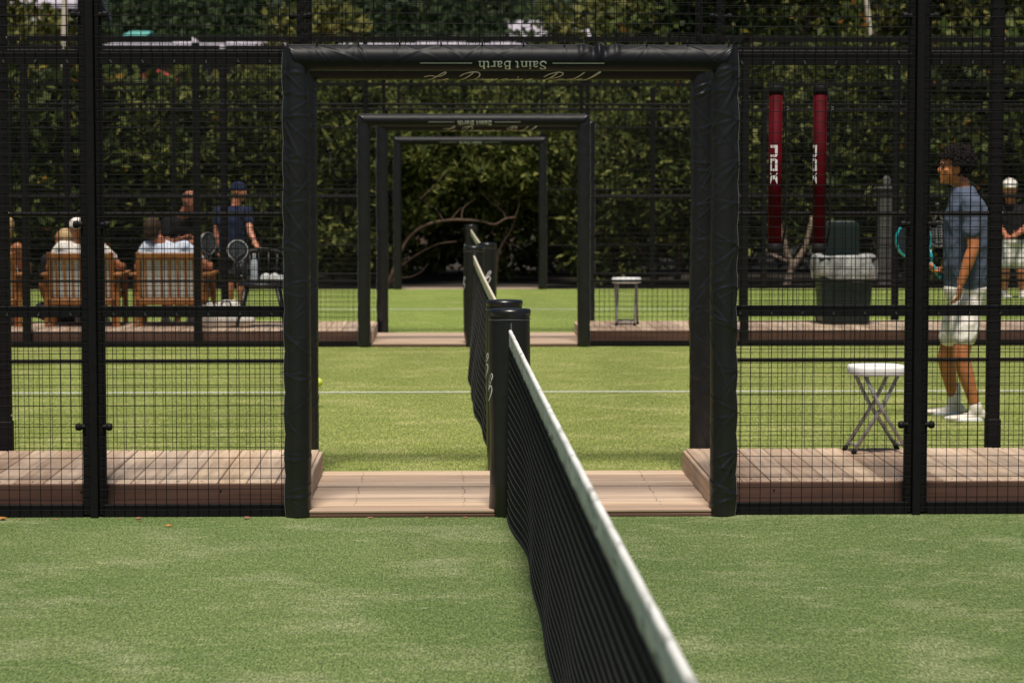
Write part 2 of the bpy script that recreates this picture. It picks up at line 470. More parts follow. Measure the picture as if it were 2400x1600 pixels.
def fence(Y, gl, gr, posts, xmin, xmax, label, rails, front, wire_r, heavy):
    """posts: x of posts outside the gateway; gl/gr: gateway uprights; front: +1 mesh on camera side"""
    root = thing('court_fence', ((gl + gr) / 2, Y, 0), label, 'fence', 'black mesh fences of the courts')
    ym = Y - .028 * front
    # uprights at the gateway
    for x in (gl, gr):
        MB().cbox((x, Y, TOPZ / 2), (.018, .02, TOPZ / 2), .002).build('upright', M['steel'], root)
    for x in posts:
        mb = MB()
        if heavy:   # aluminium profile between two panel frames
            mb.cbox((x, Y - .012, TOPZ / 2), (.019, .034, TOPZ / 2), .003)
            mb.build('post', M['steel'], root)
            for sgn in (-1, 1):
                MB().cbox((x + sgn * .0385, Y + .004, TOPZ / 2), (.0165, .018, TOPZ / 2 - .01), .002).build('panel_frame', M['steel'], root)
                for z in (.435, 1.40, 2.39):
                    add_inst(root, knob_me, 'knob', (x + sgn * .048, Y - .02, z), (0, 0, 0 if sgn > 0 else math.pi))
        else:
            p = mb.cbox((x, Y, TOPZ / 2 - .02), (.035, .03, TOPZ / 2 - .02), .003).build('post', M['steel'], root)
            MB().cbox((x + .002, Y, .15), (.039, .036, .15), .004).build('post_shoe', M['steel'], root)
            for z in (.33, 1.43, 2.37):
                for sgn in (-1, 1):
                    mb2 = MB(); mb2.tube([(x + sgn * .03, Y - .012, z), (x + sgn * .040, Y - .012, z)], .008, 8); mb2.build('bolt', M['bolt'], root)
    if heavy:
        for x in (gl, gr):
            for sgn in (-1, 1):
                add_inst(root, knob_me, 'knob', (x + sgn * .016, Y - .01, 2.385), (0, 0, 0 if sgn > 0 else math.pi))
    # spans between uprights
    xs = sorted([xmin, gl, gr, xmax] + posts)
    for a, b_ in zip(xs[:-1], xs[1:]):
        gate = abs(a - gl) < 1e-6
        z0 = 2.245 if gate else .012
        da = (.058 if heavy and a in posts else .037 if a in posts else .019) if a != xmin else 0
        db = (.058 if heavy and b_ in posts else .037 if b_ in posts else .019) if b_ != xmax else 0
        for z, h, flat in rails:
            if gate and z < 2.24: continue
            if flat:
                MB().cbox(((a + b_) / 2, Y, z), ((b_ - a - da - db) / 2 + .001, .016, h / 2), .002).build('rail', M['steel'], root)
            else:
                MB().tube([(a + da - .002, Y, z), (b_ - db + .002, Y, z)], h / 2, 10).build('rail', M['steel'], root)
        segs = []
        k0 = math.ceil((a + .006) / .05 - .18); x = (k0 + .18) * .05
        ins = .024 if heavy else .006
        while x < b_ - .006:
            if not (a in posts and x < a + ins) and not (b_ in posts and x > b_ - ins):
                segs.append(((x, ym, z0), (x, ym, TOPZ)))
            x += .05
        z = z0 + .004 if gate else .036
        while z < TOPZ - .005:
            segs.append(((a + (ins if a in posts else 0), ym - .0035 * front, z), (b_ - (ins if b_ in posts else 0), ym - .0035 * front, z))); z += .05
        V, F = wires_np(segs, wire_r)
        tag(link('wire_mesh', np_mesh('wire_mesh', V, F), M['wire'], root), kind='stuff')
        if heavy and not gate:
            for z in (.985, 2.18):
                x = a + .1
                while x < b_ - .05:
                    add_inst(root, clip_me, 'mesh_clip', (x, ym + .004, z - .008 + random.uniform(-.003, .003)), (0, random.uniform(-.5, .5), 0)); x += .15
    return root
HEAVY = [(.03, .06, True), (.985, .052, True), (2.185, .056, True), (TOPZ, .05, True)]
LIGHT = [(.03, .05, True), (.625, .022, False), (1.423, .022, False), (2.30, .022, False), (TOPZ, .05, True)]
f1 = fence(F1Y, -.689, 1.308, [-1.685, 2.263, -3.69, 4.27], -4.2, 4.8,
      'black mesh fence with wide flat rails, in front of the first boardwalk', HEAVY, 1, .0017, True)
fence(F2Y, -.742, 1.371, [-2.40, 2.998, -4.0, 4.6], -4.2, 4.9,
      'black mesh fence with thin round rails behind the folding stool on the first boardwalk', LIGHT, 1, .0015, False)
fence(F3Y, -.763, 1.283, [-2.363, 2.843, -3.98, 4.45, -6.0, 6.5], -6.6, 8.4,
      'black mesh fence in front of the teak armchairs and the green bin', LIGHT, 1, .0015, False)
fence(F4Y, -.632, 1.4375, [-2.256, 3.03, -3.84, 4.60, -5.9, 6.6], -6.6, 8.4,
      'black mesh fence just behind the teak armchairs and the green bin', LIGHT, 1, .0015, False)
fence(F5Y, -.674, 1.367, [-3.16, 2.95, -3.87, 4.55, -6.2, 6.6, 8.9], -8.6, 10.4,
      'black mesh fence farthest back, against the hedge', LIGHT, 1, .0015, False)
# ------------------------------------------------------------------ lettering
def ribbon(pts, width):
    P = [Vector((p[0], p[1])) for p in pts]; n = len(P); L = []; Rr = []
    W = width if isinstance(width, (list, tuple)) else [width] * n
    for i in range(n):
        d = P[min(i + 1, n - 1)] - P[max(i - 1, 0)]
        d = d.normalized() if d.length > 1e-9 else Vector((1, 0)); q = Vector((-d.y, d.x)) * W[i] / 2
        L.append(P[i] + q); Rr.append(P[i] - q)
    return L + Rr, [(i, i + n, i + 1 + n, i + 1) for i in range(n - 1)]
def dense(pts, step=.08):
    out = []
    for a, b_ in zip(pts[:-1], pts[1:]):
        a, b_ = Vector(a), Vector(b_); k = max(1, int((b_ - a).length / step))
        out += [a + (b_ - a) * (i / k) for i in range(k)]
    return out + [Vector(pts[-1])]
TH, TN, SF = .135, .07, .055
def stem(x, z0, z1, w=TH): return ([(x, z0), (x, z1)], w, 0)
def serif(x, z, w=.26): return ([(x - w / 2, z), (x + w / 2, z)], SF, 0)
SERIF = {
 'S': (.72, [([(.57, .74), (.53, .90), (.38, .975), (.21, .94), (.13, .80), (.18, .66), (.36, .54), (.52, .43), (.58, .26), (.50, .09), (.34, .025), (.16, .08), (.08, .27)], .125, 1)]),
 'B': (.76, [stem(.17, .02, .98), ([(.06, .97), (.38, .97), (.53, .88), (.54, .70), (.42, .56), (.2, .53)], .085, 1), ([(.2, .53), (.46, .52), (.61, .38), (.58, .14), (.42, .03), (.06, .03)], .095, 1)]),
 'a': (.58, [([(.10, .50), (.18, .62), (.32, .63), (.41, .53), (.41, .36), (.41, .10), (.53, .03)], .115, 1), ([(.41, .38), (.20, .31), (.09, .18), (.15, .04), (.30, .04), (.41, .16)], .085, 1)]),
 'i': (.36, [stem(.18, 0, .62), serif(.18, .027, .3), serif(.12, .60, .18), ([(.11, .86), (.25, .86)], .14, 0)]),
 'n': (.72, [stem(.16, 0, .62), serif(.17, .027, .28), serif(.10, .60, .16), ([(.17, .48), (.30, .61), (.44, .60), (.52, .46), (.52, 0)], .105, 1), serif(.53, .027, .28)]),
 't': (.42, [([(.20, .80), (.20, .14), (.27, .03), (.39, .07)], .115, 0), ([(.04, .60), (.38, .60)], SF, 0)]),
 'r': (.50, [stem(.16, 0, .62), serif(.17, .027, .3), serif(.10, .60, .16), ([(.17, .46), (.27, .58), (.40, .60), (.46, .53)], .11, 1)]),
 'h': (.72, [stem(.16, 0, .98), serif(.17, .027, .28), serif(.10, .96, .16), ([(.17, .48), (.30, .61), (.44, .60), (.52, .46), (.52, 0)], .105, 1), serif(.53, .027, .28)]),
 ' ': (.30, []),
}
SCRIPT = {
 'L': (.75, [([(-.35, .62), (-.1, .72), (.2, .66), (.42, .70), (.50, .90), (.40, 1.0), (.28, .82), (.22, .45), (.12, .10), (-.05, .02), (.05, .10), (.30, .02), (.62, .06), (.75, .22)], .05, 1)]),
 'D': (.98, [([(.30, .95), (.26, .55), (.18, .12), (.0, .02), (.2, .06), (.55, .02), (.80, .28), (.80, .68), (.56, .96), (.20, 1.0), (-.10, .86), (-.14, .66)], .05, 1)]),
 'P': (.75, [([(.34, .92), (.26, .45), (.16, .02)], .055, 1), ([(-.10, .62), (.0, .86), (.36, 1.0), (.66, .88), (.62, .62), (.40, .50), (.28, .52)], .05, 1)]),
 'e': (.42, [([(-.04, .05), (.14, .18), (.28, .32), (.22, .42), (.10, .32), (.08, .12), (.20, .02), (.40, .10)], .045, 1)]),
 'o': (.44, [([(.20, .42), (.06, .28), (.10, .05), (.26, .05), (.32, .28), (.20, .42), (.30, .34), (.44, .36)], .045, 1)]),
 'm': (.72, [([(.0, .10), (.08, .42), (.06, .0), (.20, .38), (.28, .36), (.26, .0), (.42, .38), (.50, .36), (.50, .06), (.58, .02), (.70, .12)], .045, 1)]),
 'a': (.46, [([(.30, .38), (.12, .40), (.05, .16), (.14, .03), (.28, .24), (.33, .40), (.30, .08), (.38, .02), (.46, .10)], .045, 1)]),
 'i': (.26, [([(.0, .10), (.12, .40), (.10, .08), (.16, .02), (.26, .12)], .045, 1), ([(.17, .58), (.20, .62)], .06, 0)]),
 'n': (.50, [([(.0, .10), (.08, .42), (.06, .0), (.22, .38), (.30, .36), (.28, .06), (.36, .02), (.48, .12)], .045, 1)]),
 'd': (.48, [([(.30, .38), (.12, .40), (.05, .16), (.14, .03), (.28, .24), (.42, 1.0), (.32, .10), (.40, .02), (.48, .10)], .045, 1)]),
 'l': (.30, [([(.0, .08), (.20, .60), (.30, .98), (.20, .96), (.12, .40), (.14, .05), (.30, .10)], .045, 1)]),
 'b': (.6, [([(-.25, .10), (.05, .35), (.36, .92), (.26, 1.04), (.10, .70), (.02, .20), (.10, .0), (.34, .10), (.46, .42), (.32, .60), (.14, .40)], .06, 1)]),
 ' ': (.36, []),
}
def text_strokes(txt, font, slant=0.):
    x = 0; out = []
    for ch in txt:
        adv, st = font[ch]
        for pts, wd, sm in st:
            p = catmull([(a, b_, 0) for a, b_ in pts], 5) if sm else dense([(a, b_) for a, b_ in pts])
            out.append(([(q[0] + x + slant * q[1], q[1]) for q in p], wd))
        x += adv
    return out, x
def lettering(name, strokes, fmap, mat, parent):
    mb = MB()
    for pts, wd in strokes:
        v, f = ribbon(pts, wd); mb.add([fmap(p.x, p.y) for p in v], f)
    return mb.build(name, mat, parent)

# ------------------------------------------------------------------ padded gateways
def pad(name, p0, p1, r, seam, parent, seed, ties, na=40, nl=None, amp=.006, fin=.016, skew0=0, skew1=0, squash=1.0, pinch=None, wob=1, loose=22, amax=2.6, mat='vinyl'):
    """wrinkled vinyl sleeve from p0 to p1; seam = unit vector across the axis where it is laced"""
    rg = np.random.default_rng(seed)
    p0, p1 = Vector(p0), Vector(p1); L = (p1 - p0).length; ax = (p1 - p0) / L
    s_ = Vector(seam); s_ = (s_ - ax * s_.dot(ax)).normalized(); q = ax.cross(s_)
    nl = nl or int(L / .006)
    tt = np.linspace(0, L, nl); th = np.linspace(-math.pi, math.pi, na, endpoint=False)
    T, A = np.meshgrid(tt, th, indexing='ij'); arc = np.abs(A) * r; side = np.sign(A)
    D = np.zeros_like(T)
    tie_t = np.arange(ties / 2, L, ties)
    for tk in tie_t:
        for _ in range(8):
            m_ = rg.normal(0, 1.0); sd_ = rg.choice([-1, 1]); a_ = amp * rg.uniform(.35, 1.1); wd = rg.uniform(.003, .006); Lc = rg.uniform(.05, .20)
            off = rg.normal(0, .012)
            d = (T - tk - off - m_ * arc - rg.normal(0, 2) * arc ** 2) / math.sqrt(1 + m_ * m_)
            D += np.where(side == sd_, 1, 0) * a_ * (np.exp(-np.abs(d) / wd) - .5 * np.exp(-np.abs(d - 2 * wd) / wd)) * np.exp(-arc / Lc) * np.clip(arc / .02, .2, 1)
    for _ in range(int(L * loose)):      # loose creases anywhere
        tk, a0 = rg.uniform(0, L), rg.uniform(-amax, amax); m_ = rg.normal(0, .9); ln = rg.uniform(.02, .05)
        u = (A - a0) * r; d = (T - tk - m_ * u) / math.sqrt(1 + m_ * m_); wd = rg.uniform(.003, .007)
        D += amp * .5 * rg.uniform(.2, 1) * np.exp(-(d / wd) ** 2) * np.exp(-(u / ln) ** 2)
    if pinch is not None:
        for k in range(-3, 4):
            d = T - pinch - k * .028
            D += .016 * np.cos(k * 2.4) * np.exp(-(d / .013) ** 2) * np.exp(-(A / 1.1) ** 2)
    ph = (T % ties) / ties
    bulge = .55 + .45 * np.sin(math.pi * ph) ** .7
    D += fin * np.exp(-(A / .22) ** 2) * bulge
    D += wob * .0025 * np.sin(T * 5.1 + seed) * np.cos(A + seed)
    RR = r + D
    sk = np.where(T > L / 2, skew1, 0) * ((T / L) ** 12) - np.where(T < L / 2, skew0, 0) * ((1 - T / L) ** 12)
    off_t = T + sk * np.cos(A)
    P = (np.array(p0)[None, None] + np.array(ax) * off_t[..., None] + np.array(s_) * (RR * np.cos(A))[..., None] + np.array(q) * (RR * np.sin(A) * squash)[..., None])
    V = P.reshape(-1, 3)
    i = np.arange(nl - 1)[:, None] * na; j = np.arange(na)[None]
    a = i + j; b_ = i + (j + 1) % na
    F = np.stack([a, b_, b_ + na, a + na], -1).reshape(-1, 4)
    # end caps as fans folded into quads
    c0, c1 = len(V), len(V) + 1
    V = np.vstack([V, P[0].mean(0), P[-1].mean(0)])
    capA = np.array([(c0, (k + 2) % na, (k + 1) % na, k) for k in range(0, na, 2)])
    capB = np.array([(c1, (nl - 1) * na + k, (nl - 1) * na + (k + 1) % na, (nl - 1) * na + (k + 2) % na) for k in range(0, na, 2)])
    o = link(name, np_mesh(name, V, np.vstack([F, capA, capB])), M[mat], parent, True)
    k0 = na // 2
    edge = [tuple(P[i_, k0] + np.array(s_) * .0005) for i_ in range(0, nl, 5 if na > 40 else 3)]
    return o, edge, tie_t, ax, s_
tie_me = bpy.data.meshes.new('zip_tie'); _t = MB()
_t.tube([(0, -.011, 0), (.008, -.013, .002), (.018, -.006, 0), (.02, .008, 0)], .0022, 5); _t.box(-.004, .005, -.017, -.009, -.004, .004); _t.tube([(.003, -.013, 0), (.0, -.032, .006)], .0012, 4)
tie_me.from_pydata(_t.v, [], _t.f); tie_me.materials.append(M['rubber'])

def gateway(Y, xl, xr, zh, r, label, seed, rot_text, hi, inner=False, tie=.195):
    root = thing('padded_gateway', ((xl + xr) / 2, Y, 0), label, 'gateway', 'padded gateways one behind the other')
    yy = Y - .03
    zt = zh + .012
    na = 64 if hi else 26; nl = None if hi else 110
    out = []
    for x, s_, sd_ in ((xl, -1, 1), (xr, 1, 2)):
        o, edge, tk, ax, sv = pad('jamb_pad', (x, yy, .004), (x, yy, zt), r * .985, (s_, -.35, 0), root, seed * 10 + sd_, tie * 1.02, na, nl, skew1=.045, amp=.0078 if hi else .006)
        MB().tube(edge, .0010 if hi else .0012, 4).build('piping', M['piping'], o)
        if hi:
            for t_ in tk:
                add_inst(root, tie_me, 'zip_tie', (x + s_ * (r + .006), yy - .02, t_), (0, 0, 0 if s_ > 0 else math.pi))
        out.append(o)
    hp, edge, tk, ax, sv = pad('header_pad', (xl - .01, yy - .004, zh), (xr + .01, yy - .004, zh), r, (0, -.25, 1), root, seed * 10 + 3, tie, na, nl,
                               amp=.0035, fin=.006, skew0=.03, skew1=.03, pinch=(1.44 if hi == 2 else None), wob=0, loose=10, amax=.9, mat='vinyl_smooth')
    MB().tube(edge, .0010 if hi else .0012, 4).build('piping', M['piping'], hp)
    if hi:
        for t_ in tk:
            add_inst(root, tie_me, 'zip_tie', (xl + t_, yy - .02, zh + r + .008), (0, R(-90), 0))
        for s_, x in ((-1, xl), (1, xr)):
            mb = MB(); mb.tube([(x + s_ * .055, yy, zh + r * .9), (x + s_ * .10, Y - .03, zh + r + .05)], .003, 5)
            mb.tube([(x + s_ * .03, yy, zh + r * 1.05), (x + s_ * .10, Y - .03, zh + r + .05)], .003, 5)
            mb.build('lacing_cord', M['rubber'], root)
    # printed wording, wrapped on the header with its head down
    xc = (xl + xr) / 2 + .005
    rr = r + .0022
    a0 = rot_text
    if not inner:
        st, wt = text_strokes('Saint Barth', SERIF); k = .047; kx = .328 / wt
        def f1(u, v):
            a = a0 - v * k / rr
            return (xc - (u * kx - .164), yy - .004 - rr * math.cos(a), zh + rr * math.sin(a))
        tag(lettering('lettering', st, f1, M['print'], hp), kind='stuff')
        def f3(u, v):
            a = a0 - .010 / rr - v / rr
            return (xc - u, yy - .004 - rr * math.cos(a), zh + rr * math.sin(a))
        for sgn in (-1, 1):
            lettering('printed_rule', [(dense([(sgn * .19, 0), (sgn * .435, 0)], .02), .0035)], f3, M['print'], hp)
    else:
        st, wt = text_strokes('Le Domaine Padel', SCRIPT, .75); kx = .88 / wt; k = .078
        def f2(u, v):
            a = a0 - (1 - v) * k / rr
            return (xc + (u * kx - .45), yy - .004 - rr * math.cos(a), zh + rr * math.sin(a))
        tag(lettering('lettering', [(p, wd * 1.15) for p, wd in st], f2, M['gold'], hp), kind='stuff')
    return root
gateway(F1Y, -.706, 1.322, 2.186, .059, 'black vinyl padded gateway with wrinkled posts around the nearest net post', 1, -.26, 2)
gateway(F2Y, -.752, 1.381, 2.203, .057, 'black vinyl padded gateway at the rear edge of the first boardwalk', 2, -.30, 1, True)
gateway(F3Y, -.775, 1.300, 2.148, .056, 'black vinyl padded gateway at the front of the boardwalk with the green bin', 3, -.12, 0)
gateway(F4Y, -.645, 1.448, 2.130, .055, 'black vinyl padded gateway at the rear of the boardwalk with the green bin', 4, -.15, 0, True)
gateway(F5Y, -.689, 1.367, 2.113, .055, 'black vinyl padded gateway standing against the hedge', 5, -.20, 0)

# ------------------------------------------------------------------ net posts and nets
def net_post(Y, x, h, label, seed, side, glyph_ang):
    root = thing('net_post', (x, Y, 0), label, 'net post', 'padded net posts in line')
    r = .099
    rg = np.random.default_rng(seed)
    na, nl = 40, 70; th = np.linspace(0, 2 * math.pi, na, endpoint=False); zz = np.linspace(0, h, nl)
    P = []
    for z in zz:
        k = z / h
        rr = r * (1 + .012 * math.sin(z * 9 + seed))
        rr = np.full(na, rr) + .003 * np.sin(3 * th + seed + z * 4)
        # slit on the net side, loose skirt at the bottom
        sl = np.exp(-((np.angle(np.exp(1j * (th - math.pi * 1.5 * 1))) / .25) ** 2)) if side < 0 else np.exp(-((np.angle(np.exp(1j * (th - math.pi / 2))) / .25) ** 2))
        rr = rr - .010 * sl * (1 - k)
        if z < .14: rr = rr + (.14 - z) * (.10 * np.sin(2 * th + 1.3 + seed) - .05)
        if z > h - .012: rr = rr - .004
        P.append(np.stack([x + rr * np.cos(th), Y + rr * np.sin(th), np.full(na, z + .003)], 1))
    V = np.concatenate(P); i = np.arange(nl - 1)[:, None] * na; j = np.arange(na)[None]
    a = i + j; b_ = i + (j + 1) % na
    F = np.stack([a, b_, b_ + na, a + na], -1).reshape(-1, 4)
    body = link('post_pad', np_mesh('post_pad', V, F), M['vinyl'], root, True)
    MB().lathe([(r * 1.0, h - .028), (r * 1.015, h - .010), (r * .985, h + .003), (r * .6, h + .006), (.01, h + .002)], (x, Y, 0), 36).build('cap', M['vinyl'], root, True)
    pts = [(x + (r + .0025) * math.cos(a_), Y + (r + .0025) * math.sin(a_), h - .045 + .002 * math.sin(a_ * 3)) for a_ in np.linspace(0, 2 * math.pi, 40)]
    MB().tube(pts, .0012, 4).build('stitching', M['piping'], root)
    MB().tube([(x + .004, Y + side * (r + .001), h - .06), (x + .006, Y + side * (r + .002), .35), (x, Y + side * (r + .003), .06)], .002, 5).build('piping', M['piping'], root)
    for z in (.22, .40, .58, .76):
        add_inst(root, tie_me, 'zip_tie', (x - .012, Y + side * (r - .004), z), (0, 0, math.pi))
    st, wt = text_strokes('b', SCRIPT, .25); k = .125
    def f(u, v):
        a_ = glyph_ang + (u * k) / (r + .003)
        return (x + (r + .0035) * math.cos(a_), Y + (r + .0035) * math.sin(a_), .555 * h / .99 + v * k)
    lettering('lettering', st, f, M['print'], root)
    return root
NP = [(F1Y - .01, .303, .992), (F2Y + .02, .316, .950), (F3Y - .01, .262, .955), (F4Y + .02, .414, .936), (F5Y - .01, .352, .917)]
LB = ['black padded net post in the nearest gateway, with the white-banded net tied to it',
      'black padded net post standing right behind the one in the nearest gateway',
      'black padded net post at the front of the second boardwalk gateway',
      'black padded net post at the rear of the second boardwalk gateway, script letter showing',
      'black padded net post standing in front of the dark hedge']
for i, ((Y, x, h), lb) in enumerate(zip(NP, LB)):
    net_post(Y, x, h, lb, i + 1, -1 if i % 2 == 0 else 1, [math.pi * .955, math.pi * .93, math.pi * .95, math.pi * 1.38, math.pi * .95][i])

def net(ya, yb, topx, botx, topz, label, band, cell, crad, ny, seed):
    """ya (near) .. yb (far)"""
    root = thing('court_net', (topx(yb), (ya + yb) / 2, 0), label, 'net', 'black court nets in line')
    bh = .082
    def pos(y, t):
        zt = topz(y) - bh + .008
        x = botx(y) + (topx(y) - botx(y)) * t ** 1.4 + .0045 * math.sin(y * 4.3 + t * 3 + seed) * (1 - t)
        return (x, y, .012 + (zt - .012) * t)
    ys = np.arange(ya, yb, cell); nt_ = 14
    PV = np.array([[pos(y + .010 * math.sin(9 * k / nt_ + y * 3), k / nt_) for k in range(nt_ + 1)] for y in ys])
    V1, F1 = polytubes_np(PV, crad)
    nh = int(.83 / (cell * 1.1)); yy = np.linspace(ya, yb, ny)
    PH = np.array([[pos(y, k / nh) for y in yy] for k in range(nh + 1)])
    PH[:, :, 0] -= .003
    V2, F2 = polytubes_np(PH, crad * .75)
    tag(link('upright_cords', np_mesh('upright_cords', V1, F1), M['cord'], root), kind='stuff')
    tag(link('level_cords', np_mesh('level_cords', V2, F2), M['cord_sunlit'], root), kind='stuff')
    # weighted bottom edge rope
    MB().tube([pos(y, 0) for y in yy], crad * 2.2, 5).build('bottom_rope', M['cord'], root)
    # folded band over the cable
    prof = [(0, 0), (.006, -.002), (.0085, -.009), (.008, -.018), (.006, -.030), (.0056, -.05), (.006, -bh), (-.006, -bh), (-.0056, -.05), (-.006, -.030), (-.008, -.018), (-.0085, -.009), (-.006, -.002)]
    n = len(prof); V = []; rg = np.random.default_rng(seed)
    yy2 = np.linspace(ya, yb, int((yb - ya) / .03)); wob = rg.normal(0, 1, len(yy2))
    wob = np.convolve(wob, np.ones(4) / 4, 'same')
    for y, wv in zip(yy2, wob):
        tx, tz = topx(y), topz(y) + .0015 * wv
        for k, (dx, dz) in enumerate(prof):
            low = dz < -.03
            V.append((tx + dx + (.0018 * wv if low else 0), y, tz + dz + (.0015 * math.sin(y * 21) + .002 * wv if dz <= -bh + 1e-6 else 0)))
    K = len(yy2); F = [(i * n + j, i * n + (j + 1) % n, (i + 1) * n + (j + 1) % n, (i + 1) * n + j) for i in range(K - 1) for j in range(n)]
    mb = MB(); mb.add(V, F); mb.f.append(tuple(range(n - 1, -1, -1))); mb.f.append(tuple((K - 1) * n + j for j in range(n)))
    tb = mb.build('top_band', band, root, True)
    st = MB(); st.tube([(topx(y) - .0075, y, topz(y) - bh + .004 + .0015 * math.sin(y * 21)) for y in yy2], .0022, 4)
    st.build('band_edge_cord', M['cord'], tb)
    MB().tube([(topx(yb), yb - .02, topz(yb) - .01), (topx(yb), yb + .04, topz(yb) + .005)], .004, 6).build('cable', M['bolt'], root)
    return root
def lerp(a, b_, k): return a + (b_ - a) * k
def smooth(k): k = max(0, min(1, k)); return k * k * (3 - 2 * k)
# near net: runs from the nearest post past the camera's right hand
net(1.9, 11.66, lambda y: .303 + (11.66 - y) * .0072,
    lambda y: lerp(.288, .346, smooth((11.7 - y) / 1.3)),
    lambda y: .902 - .012 * math.sin(math.pi * (11.66 - y) / 9.8),
    'black net with a scuffed white band running from the nearest post towards the viewer', M['band'], .036, .0033, 260, 1)
net(F2Y + .12, F3Y - .11, lambda y: lerp(.316, .262, (y - F2Y) / 10),
    lambda y: lerp(.300, .255, (y - F2Y) / 10) - .095 * math.sin(math.pi * max(0, min(1, (y - F2Y) / 10))) ** .8 - .006 * math.sin(y * 2.3),
    lambda y: .872 - .014 * math.sin(math.pi * (y - F2Y) / 10) + .0,
    'black net on the middle court, bellied out sideways, with a cream band', M['band_cream'], .042, .0022, 160, 2)
net(F4Y + .12, F5Y - .11, lambda y: lerp(.414, .352, (y - F4Y) / 10), lambda y: lerp(.40, .34, (y - F4Y) / 10),
    lambda y: .855 - .012 * math.sin(math.pi * (y - F4Y) / 10), 'black net on the farthest court, only its cream band showing', M['band_cream'], .06, .0022, 80, 3)

# ------------------------------------------------------------------ props on the boardwalks
def folding_stool(name, c, rotz, label):
    """white plastic seat on crossed tube legs; built round the origin, facing -y, then turned"""
    root = thing(name, (0, 0, 0), label, 'stool', 'white folding stools')
    a, b_ = .152, .145; n = 40
    def sup(t): 
        ct, st_ = math.cos(t), math.sin(t); p = .72
        return (a * math.copysign(abs(ct) ** p, ct), b_ * math.copysign(abs(st_) ** p, st_))
    rings = []
    for k, z in ((.80, .418), (.985, .420), (1.0, .428), (1.0, .452), (.985, .462), (.955, .467), (.90, .467), (.86, .463), (.3, .462)):
        rings.append([(sup(2 * math.pi * i / n)[0] * k, sup(2 * math.pi * i / n)[1] * k, z) for i in range(n)])
    mb = MB(); v = [p for r_ in rings for p in r_]
    f = [(i * n + j, i * n + (j + 1) % n, (i + 1) * n + (j + 1) % n, (i + 1) * n + j) for i in range(len(rings) - 1) for j in range(n)]
    f.append(tuple(range(n - 1, -1, -1))); f.append(tuple((len(rings) - 1) * n + j for j in range(n)))
    mb.add(v, f).build('seat', M['plastic_white'], root, True)
    for s_, w_ in ((1, .105), (-1, .090)):     # two hairpin leg frames crossing
        for sy in (-1, 1):
            pts = [(-s_ * .095, sy * w_, .425), (-s_ * .02, sy * w_, .27), (s_ * .145, sy * w_, .012)]
            MB().tube(pts, .0105, 10).build('leg', M['tube_grey'], root, True)
            MB().tube([(s_ * .138, sy * w_, .022), (s_ * .152, sy * w_, .0)], .0135, 10).build('foot_cap', M['rubber'], root, True)
        MB().tube([(s_ * .125, -w_, .043), (s_ * .125, w_, .043)], .0075, 8).build('stretcher', M['tube_grey'], root, True)
        MB().tube([(-s_ * .095, -w_ - .012, .420), (-s_ * .095, w_ + .012, .420)], .009, 8).build('crossbar', M['tube_grey'], root, True)
    for sy in (-1, 1):
        MB().tube([(.012, sy * .085, .283), (.012, sy * .115, .283)], .005, 8).build('pivot', M['bolt'], root)
    root.location = c; root.rotation_euler = (0, 0, rotz)
    for ch in root.children: ch.matrix_parent_inverse = Matrix.Identity(4)
    return root
p = at(2051, 1058, 13.12)
st1 = folding_stool('folding_stool', (p.x, 13.10, .150), R(6), 'white folding stool with crossed grey legs on the first boardwalk')
p = at(1468, 752, 24.3)
st2 = folding_stool('folding_stool', (p.x, 24.3, .150), R(82), 'white folding stool on the second boardwalk beside the padded gateway')

